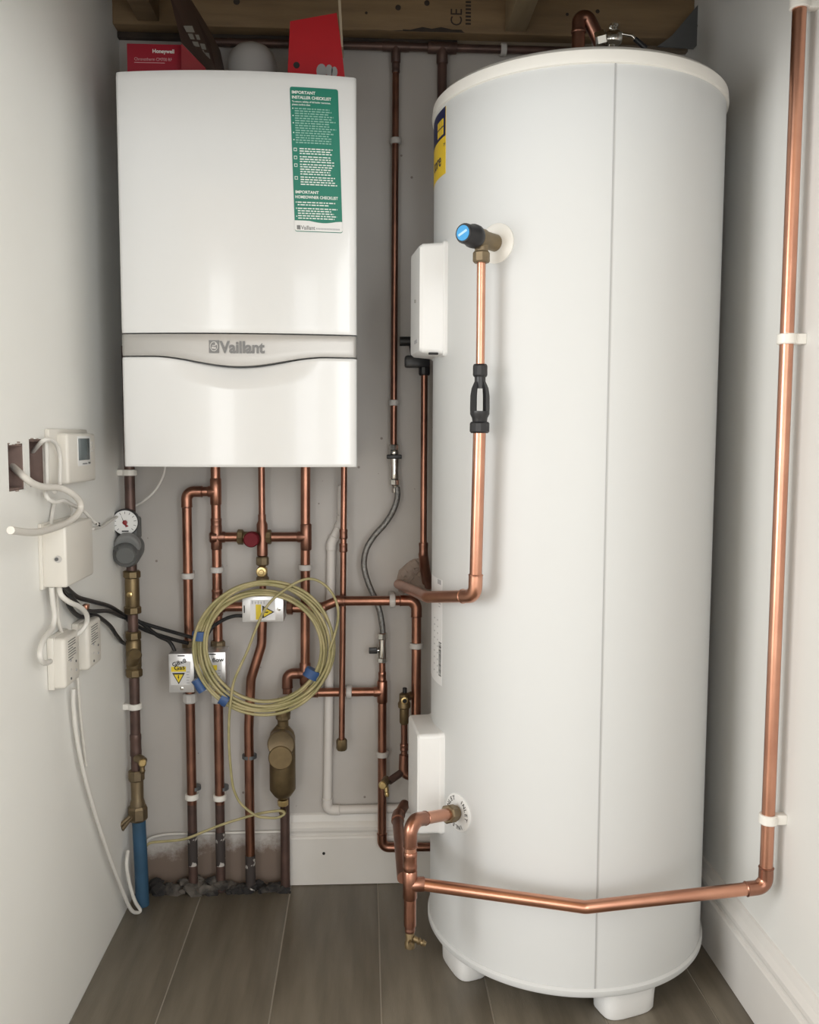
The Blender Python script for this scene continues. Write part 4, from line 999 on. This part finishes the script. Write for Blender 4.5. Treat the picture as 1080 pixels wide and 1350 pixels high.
mk('set_hand', [gm(-.001, 0, .0008), gm(.0075, -.0085, .0008), gm(.001, -.0105, .0008)], [(0, 1, 2)], REDD, ga, False)
cv = thing('check_valve', 'brass check valve with hexagon ends on the mains pipe', 'valve', (xm, YM, mz(808)))
nut('top_nut', (xm, YM, mz(762)), UP, .0190, mz(752)-mz(762), BRA, cv, 8)
lathe('body', [(.0145, 0), (.0155, .004), (.0155, mz(762)-mz(803)-.004), (.0145, mz(762)-mz(803))], (xm, YM, mz(803)), UP, BRA, cv, 24)
nut('bottom_nut', (xm, YM, mz(809)), UP, .0190, mz(799)-mz(809), BRA, cv, 8)
lathe('test_plug', [(.006, 0), (.006, .006), (.004, .007)], (xm-.001, YM-.014, mz(782)), FR, BRAN, cv, 14)
ys = thing('strainer', 'brass angled strainer on the mains pipe below black cables', 'valve', (xm, YM, mz(893)))
nut('top_nut', (xm, YM, mz(843)), UP, .0175, mz(832)-mz(843), BRA, ys, 8)
lathe('body', [(.0150, 0), (.0165, .006), (.0165, mz(843)-mz(882)-.004), (.0140, mz(843)-mz(882))], (xm, YM, mz(882)), UP, BRA, ys, 24)
lathe('angled_cap', [(.0140, 0), (.0150, .012), (.0150, .034), (.0120, .038)], (xm-.002, YM-.004, mz(872)), (.28, -.55, .50), BRA, ys, 20)
nut('bottom_nut', (xm, YM, mz(892)), UP, .0185, mz(881)-mz(892), BRA, ys, 8)
dc = thing('drain_cock', 'small brass drain cock on the mains pipe above the stopcock', 'valve', (xm+.015, YM-.01, mz(1018)), 'drain cocks')
lathe('body', [(.010, 0), (.010, .016), (.008, .026)], (xm+.004, YM-.006, mz(998)), (.72, -.62, -.05), GUN, dc, 16)
lathe('knob', [(.004, 0), (.0085, .002), (.0085, .009), (.006, .011)], (xm+.020, YM-.022, mz(1000)), (.2, -.98, 0), BRAN, dc, 16)
lathe('spout', [(.0065, 0), (.005, -.014), (.0065, -.017), (.005, -.022)], (xm+.0175, YM-.016, mz(1003)), UP, BRA, dc, 14)
sc_ = thing('stopcock', 'bronze stopcock joining blue pipe to brown mains pipe', 'valve', (xm, YM, mz(1080)))
nut('top_nut', (xm, YM, mz(1029)), UP, .0180, mz(1015)-mz(1029), GUN, sc_, 8)
lathe('body', [(.0165, 0), (.0165, .01), (.0135, .02), (.0140, mz(1029)-mz(1064))], (xm+.001, YM, mz(1064)), UP, GUN, sc_, 24)
nut('bottom_nut', (xm+.001, YM, mz(1081)), UP, .0220, mz(1062)-mz(1081), GUN, sc_, 8)
tube('handle_stem', [(xm-.008, YM-.012, mz(1072)), (xm-.024, YM-.040, mz(1083))], .0055, GUN, sc_)
tube('crossbar', [at(152, 1094, YM-.045), at(172, 1076, YM-.035)], .0042, GUN, sc_)
bpz = Vector((xm+.003, YM, mz(1082)))
bl = tube('blue_pipe', [bpz, Vector((xm+.006, YM, .08)), Vector((xm+.007, YM, -.010))], .0150, MDPE, None, .1); tag(bl, 'blue plastic mains pipe coming up through the floor in the corner', 'pipe')
# slim pipe shape added to stand for the pipe shadow in the corner
shadow_strip = tube('copper_pipe', [(LW+.010, 2.02, 1.3), (LW+.010, 2.02, mz(1090))], .007, PWP); tag(shadow_strip, 'thin pale strip for the shadow tight in the corner behind the mains pipe', 'pipe')

# ------------------------------------------------------------------ air vent and drain cock beside the cylinder foot
YA = 1.955
az = lambda v: at(534, v, YA).z
xa_ = vx(533, 960, YA)
av = thing('air_vent', 'brass automatic air vent with black cap above the drain cock', 'valve', (xa_, YA, az(958)))
lathe('bottle', [(.004, 0), (.0075, .006), (.0105, .010), (.0105, az(934)-az(958)), (.0142, az(932)-az(958)), (.0142, az(927)-az(958)), (.0115, az(924)-az(958)), (.0115, az(915)-az(958)), (.006, az(913)-az(958))], (xa_, YA, az(958)), UP, BRA, av, 22)
lathe('black_cap', [(.005, 0), (.005, .012), (.004, .013)], (xa_+.001, YA, az(914)), UP, BLK, av, 14)
lathe('outlet', [(.0078, 0), (.0078, .012), (.0052, .0125)], (xa_, YA-.006, az(921)), FR, BRAN, av, 16); lathe('outlet_bore', [(.0048, 0), (.0048, .001)], (xa_, YA-.0182, az(921)), FR, DARKV, av, 14)
lathe('wall_boss', [(.009, 0), (.009, .022)], (xa_+.004, YA+.002, az(920)), (.6, .8, 0), GUN, av, 16)
ar = pipe_run('short copper riser under the brass air vent', [Vector((xa_, YA, az(953))), Vector((xa_, YA, az(1008))), Vector((xa_+.035, YA+.006, az(1024))), Vector((xa_+.06, YA+.02, az(1026)))], R15, COPD, .02, elbows=[])
collar(ar, (xa_, YA, az(985)), UP, R15, .016, COPD, 1.25); tube('elbow', [Vector((xa_, YA, az(995))), Vector((xa_-.002, YA-.002, az(1020))), Vector((xa_+.025, YA, az(1024)))], R22, COPD, ar, .02)
d2 = thing('drain_cock', 'brass drain cock on a diagonal stub beside the lower control cover', 'valve', (xa_-.04, YA-.02, az(1050)), 'drain cocks')
tube('stub', [(xa_, YA, az(1016)), at(513, 1030, YA-.025)], .0085, COPB, d2)
kc = at(506, 1034, YA-.032); lathe('body', [(.0085, 0), (.0095, .004), (.0095, .02), (.007, .024)], kc+Vector((.008, .016, .006)), (-.35, -.85, -.22), GUN, d2, 16)
lathe('knob', [(.004, 0), (.0092, .003), (.0092, .008), (.007, .010), (.003, .0102)], at(504.5, 1034, YA-.034), FR, BRAN, d2, 18)
lathe('spout', [(.005, 0), (.0055, .012), (.0040, .014), (.0055, .018), (.004, .024)], at(509, 1036, YA-.026), (.12, -.1, -1), BRAN, d2, 14)

# ------------------------------------------------------------------ fittings on top of the cylinder
YTp = 1.72
tp = thing('outlet_pipe', 'thick copper elbow rising over the cylinder lid edge', 'pipe', at(763, 70, YTp))
tube('pipe', [Vector((vx(763, 40, YTp), YTp, Z1+.02)), at(763, 24, YTp), at(775, 22, YTp), at(792, 58, YTp)], .0125, COPD, tp, .02)
collar(tp, Vector((vx(763, 40, YTp), YTp, at(763, 42, YTp).z)), UP, .0125, .006, COPD, 1.15)
lvv = thing('lever_valve', 'chrome lever valve with black handle grip over the cylinder lid', 'valve', at(806, 64, YTp))
nut('hex_nut', at(783, 54, YTp), (at(802, 49, YTp)-at(783, 54, YTp)), .0165, .022, CHR, lvv, 8)
lathe('body', [(.012, 0), (.0155, .006), (.0155, .020), (.011, .028)], at(799, 52, YTp), (1, 0, .15), CHR, lvv, 20)
lathe('stem', [(.006, 0), (.006, .016), (.009, .017), (.009, .021)], at(809, 48, YTp), UP, CHR, lvv, 10)
tube('lever', [at(803, 37, YTp), at(813, 39, YTp), at(820, 45, YTp), at(833, 47, YTp), at(838, 52, YTp)], .0032, CHR, lvv, .006)
tube('grip', [at(837, 51, YTp), at(852, 64, YTp)], .0048, BLK, lvv)
tube('tail_pipe', [at(806, 56, YTp), Vector((at(806, 56, YTp).x, YTp, Z1+.02))], .009, CHR, lvv)

# ------------------------------------------------------------------ things on the left wall
def wall_box(name, label, cat, un, uf, v0, v1, depth, material, bevel=.004, lift=0, group=None):
    """box on the left wall; un/uf = near and far edge of its front face, v0/v1 = top/bottom at the near edge"""
    Xf = LW+depth; a = atX(un, v0, Xf); b = atX(un, v1, Xf); c_ = atX(uf, (v0+v1)/2, Xf); y0, y1 = a.y, c_.y; z0_, z1_ = b.z, a.z
    t = thing(name, label, cat, (LW+depth/2, (y0+y1)/2, z0_), group)
    box('case', (LW+depth/2+.0005, (y0+y1)/2, (z0_+z1_)/2), (depth, y1-y0, z1_-z0_), material, t, bevel, None, 3)
    fm = lambda y, z, d: Vector((Xf+d, y, z))
    return t, Xf, y0, y1, z0_, z1_, fm
pg, Xf, y0, y1, z0_, z1_, fm = wall_box('programmer', 'white wall programmer with grey display beside the boiler', 'programmer', 89, 126, 571, 639, .026, CPL, .005)
box('back_plate', (LW+.004, (y0+y1)/2-.012, (z0_+z1_)/2+.004), (.008, y1-y0+.05, z1_-z0_+.006), CPL, pg, .002)
def fy(u): return atX(u, 600, Xf).y
def fzv(u, v): return atX(u, v, Xf).z
ys_ = lambda u: fy(u)
sc2 = box('display_bezel', (Xf, (ys_(102)+ys_(119))/2, (fzv(110, 575)+fzv(110, 614))/2), (.002, ys_(119)-ys_(102), fzv(110, 575)-fzv(110, 614)), WPL, pg, .001)
box('display', (Xf+.001, (ys_(103)+ys_(117))/2, (fzv(110, 578)+fzv(110, 606.5))/2), (.002, ys_(117)-ys_(103), fzv(110, 578)-fzv(110, 606.5)), LCD, pg, .0005)
multi('maker_print', [plate_data(fm, ys_(108), ys_(114), fzv(110, 612), fzv(110, 610.6), .0016), plate_data(fm, ys_(115.5), ys_(118), fzv(110, 612), fzv(110, 609.5), .0016)], DGP, pg)
for v in (584, 589, 594): lathe('button', [(.0025, 0), (.0025, .002)], (Xf, ys_(120.5), fzv(120, v)), (1, 0, 0), GPL, pg, 10)
wc, Xf, y0, y1, z0_, z1_, fm = wall_box('wiring_centre', 'white wiring centre box under the programmer with cables below', 'junction box', 86, 123, 693, 776, .043, CPL, .004)
lathe('cover_screw', [(.006, 0), (.006, .001), (.003, .0005)], (LW+.030, y0-.0005, (z0_+z1_)/2-.004), (0, -1, 0), GPL, wc, 16); lathe('screw_head', [(.003, 0), (.003, .002)], (LW+.028, y0-.001, (z0_+z1_)/2-.004), (0, -1, 0), DGP, wc, 10)
box('back_plate', (LW+.003, (y0+y1)/2, (z0_+z1_)/2), (.006, y1-y0+.010, z1_-z0_+.006), CPL, wc, .001)
for (nm, lab, un, uf, v0, v1) in (('receiver', 'white vented receiver box with looped cable entering its side', 85, 105.5, 842, 911), ('receiver', 'white vented receiver box behind the one with looped cable', 116, 134, 823, 886)):
    rc, Xf, y0, y1, z0_, z1_, fm = wall_box(nm, lab, 'receiver', un, uf, v0, v1, .030, CPL, .007, group='white receiver boxes on the left wall')
    box('back_plate', (LW+.006, (y0+y1)/2, (z0_+z1_)/2), (.012, y1-y0+.003, z1_-z0_+.003), CPL, rc, .003)
    D = []; hh = z1_-z0_; ww = y1-y0
    for k in range(8): D.append(plate_data(fm, y0+ww*.2, y0+ww*(.5 if k % 4 == 3 else .68), z1_-hh*(.112+.052*k), z1_-hh*(.10+.052*k), .0014))
    multi('vents', D, MGP, rc)
    for k in range(6): lathe('indicator', [(.0022, 0), (.0022, .0012)], (Xf+.0004, y0+ww*(.34+.36*(k % 2)), z0_+hh*(.14+.09*k)), (1, 0, 0), (DGP, STKG, GPL)[k % 3], rc, 8)
# cables on the left wall: (column, row, distance off the wall)
def lcable(name, label, pts, r, material, group=None, tips=False):
    o = cable(name, [atX(u, v, LW+d) for u, v, d in pts], r, material, None, 10, 6)
    return tag(o, label, 'cable', group)
lcable('cut_cable', 'thick pale cut cable curling out of the first wall recess', [(13, 611, -.03), (20, 618, -.01), (31, 628, .012), (43, 637, .02), (58, 642, .026), (78, 643, .034), (94, 650, .045), (105, 661, .05), (105, 674, .05), (92, 687, .046), (71, 696, .046), (45, 702, .05), (14, 699, .055)], .0056, CABG, 'loose cables on the left wall')
ce = atX(14, 699, LW+.055); 
e1 = lcable('loose_cable', 'white cable arching out of the second wall recess', [(40, 600, -.03), (48, 590, -.005), (57, 581, .012), (67, 580, .018), (75, 587, .020), (79, 602, .020), (79, 622, .020), (78, 640, .02), (72, 648, .02)], .0036, CABW, 'loose cables on the left wall')
lcable('loose_cable', 'white cable ending in two bared black cores', [(61, 582, .008), (61.5, 610, .010), (62, 640, .012), (60, 650, .015), (64, 658, .02), (73, 662, .024), (84, 660, .028), (96, 666, .030), (110, 673, .033), (120, 684, .036), (128, 691, .04)], .0036, CABW, 'loose cables on the left wall')
for k, (u, v) in enumerate(((131, 690), (131.5, 693))):
    bcp = tube('bared_core', [atX(126, 689+k, LW+.04), atX(u, v, LW+.042)], .0016, BLK); tag(bcp, ('upper' if k == 0 else 'lower')+' black bared core at the white cable end', 'cable core', 'bared cable cores')
lcable('loose_cable', 'short white cable dropping behind the cut cable into wiring centre', [(73, 660, .006), (70, 672, .005), (68, 685, .006), (67, 694, .010)], .0034, CABW, 'loose cables on the left wall')
lcable('loose_cable', 'short white cable bowing above the wiring centre top', [(88, 660, .012), (93, 668, .010), (95, 680, .008), (93, 693, .012)], .0026, CABW, 'loose cables on the left wall')
GW = 'white cables under the wiring centre'
lcable('flex_cable', 'white cable swinging out to the side of the receiver', [(68, 774, .016), (70, 795, .016), (72, 812, .016), (69, 828, .016), (60, 840, .018), (54, 853, .02), (53, 866, .022), (58, 874, .02), (66, 872, .016)], .0046, CABW, GW)
lcable('flex_cable', 'white cable looping over into the receiver top', [(78, 774, .026), (81, 785, .032), (92, 794, .04), (105, 800, .044), (114, 810, .044), (114, 822, .04), (106, 833, .032), (96, 840, .024), (90, 846, .018)], .0044, CABW, GW)
lcable('flex_cable', 'grey white cable straight down behind the looped cables', [(74, 774, .008), (76, 800, .008), (78, 822, .008), (85, 842, .010)], .0030, CABG, GW)
# cable to the floor
fcb = [atX(97, 908, LW+.012), atX(97, 930, LW+.010), atX(101, 970, LW+.010), atX(111, 1020, LW+.012), atX(128, 1080, LW+.012), atX(143, 1125, LW+.014), atX(158, 1165, LW+.016), atX(172, 1198, LW+.022), atX(181, 1212, LW+.03), atX(185, 1206, LW+.034), atX(178, 1188, LW+.026), atX(171, 1165, LW+.018), atX(167, 1140, LW+.014), atX(169, 1122, LW+.012)]
fcb = [Vector((p.x, p.y, max(p.z, .0045))) for p in fcb]
o = cable('flex_cable', fcb, .0040, CABW); tag(o, 'long white cable trailing from receiver down to the floor', 'cable')
o = cable('flex_cable', [atX(102, 884, LW+.008), atX(104, 915, LW+.008), atX(108, 960, LW+.006), atX(114, 1010, LW+.006)], .0026, CABG); tag(o, 'thin pale cable beside the long trailing one', 'cable')
o = cable('flex_cable', [Vector(at(218, 612, 1.99)), at(215, 628, 1.99), at(205, 646, 1.99), at(190, 660, 1.99), at(178, 667, 1.998), at(166, 675, 2.0), atX(148, 685, LW+.008), atX(135, 694, LW+.006), atX(123, 697, LW+.005)], .0028, CABW); tag(o, 'thin white cable hanging from the boiler behind the mains pipe', 'cable')
o = cable('flex_cable', [at(190, 1118, 2.03), at(197, 1106, 2.035), at(220, 1100, 2.038), at(260, 1099, 2.039), at(300, 1098, 2.039), at(340, 1097, 2.039), at(381, 1096, 2.039)], .0030, CABW); tag(o, 'thin white cable run along the wall behind the floor pipes', 'cable')
# black cables
GK = 'black cables to the valve boxes'
def bcable(label, pts): o = cable('black_cable', pts, .0042, BLKC, None, 10, 6); tag(o, label, 'cable', GK)
bcable('black cable running from wiring centre to behind the coil', [atX(84, 770, LW+.03), atX(92, 779, LW+.025), atX(104, 788, LW+.02), atX(122, 793, LW+.018), atX(146, 800, LW+.010), at(166, 812, 1.992), at(190, 822, 1.99), at(220, 831, 1.985), at(245, 838, 1.965), at(258, 842, 1.955)])
bcable('black cable with copper strap below the wiring centre', [atX(84, 772, LW+.02), atX(95, 788, LW+.022), atX(106, 800, LW+.02), atX(120, 806, LW+.02), atX(144, 806, LW+.020), at(165, 816, 1.992), at(192, 831, 2.000), at(225, 842, 1.992), at(248, 848, 1.978)])
bcable('black cable sagging lowest toward the mains pipe', [atX(85, 778, LW+.012), atX(92, 800, LW+.012), atX(106, 813, LW+.012), atX(125, 811, LW+.014), atX(144, 824, LW+.012), atX(154, 838, LW+.012), at(166, 850, 1.995), at(180, 846, 1.998)])
bcable('black cable entering the top of the first valve box', [at(172, 812, 1.992), at(190, 824, 1.99), at(208, 838, 1.98), at(222, 845, 1.97), at(229, 855, 1.965), at(232, 866, 1.963)])
bcable('black cable curving from the coil into the middle valve box', [at(262, 842, 1.955), at(272, 838, 1.965), at(281, 826, 1.97), at(297, 816, 1.968), at(310, 812, 1.964), at(322, 812, 1.962)])
cpk = box('strap', atX(113, 800, LW+.026), (.010, .016, .010), COPN, None, .002); tag(cpk, 'small copper coloured strap round the black cables', 'cable strap')

# ------------------------------------------------------------------ rubble at the foot of the wall
random.seed(21); D = []
xr0, xr1 = at(192, 1170, 2.02).x, sk0-.004
for k in range(110):
    x = random.uniform(xr0, xr1); s = random.uniform(.006, .019)*(1.25 if x < -.36 else 1); y = random.uniform(1.995, 2.03); z = random.uniform(-.008, .022 if x < -.33 else .012)
    bm = bmesh.new(); bmesh.ops.create_icosphere(bm, subdivisions=1, radius=1); bm.verts.ensure_lookup_table()
    jit = [random.uniform(.65, 1.2) for _ in bm.verts]
    V = [Vector((x+v.co.x*s*jit[v.index]*1.2, y+v.co.y*s*.8*jit[v.index], max(-.011, z+v.co.z*s*jit[v.index]*.75))) for v in bm.verts]
    Fc = [tuple(v.index for v in f.verts) for f in bm.faces]; bm.free(); D.append((V, Fc))
rb = multi('rubble', D, RUB, None, 10); tag(rb, 'dark broken mortar rubble along the wall foot between the floor pipes', 'rubble', kind='stuff')
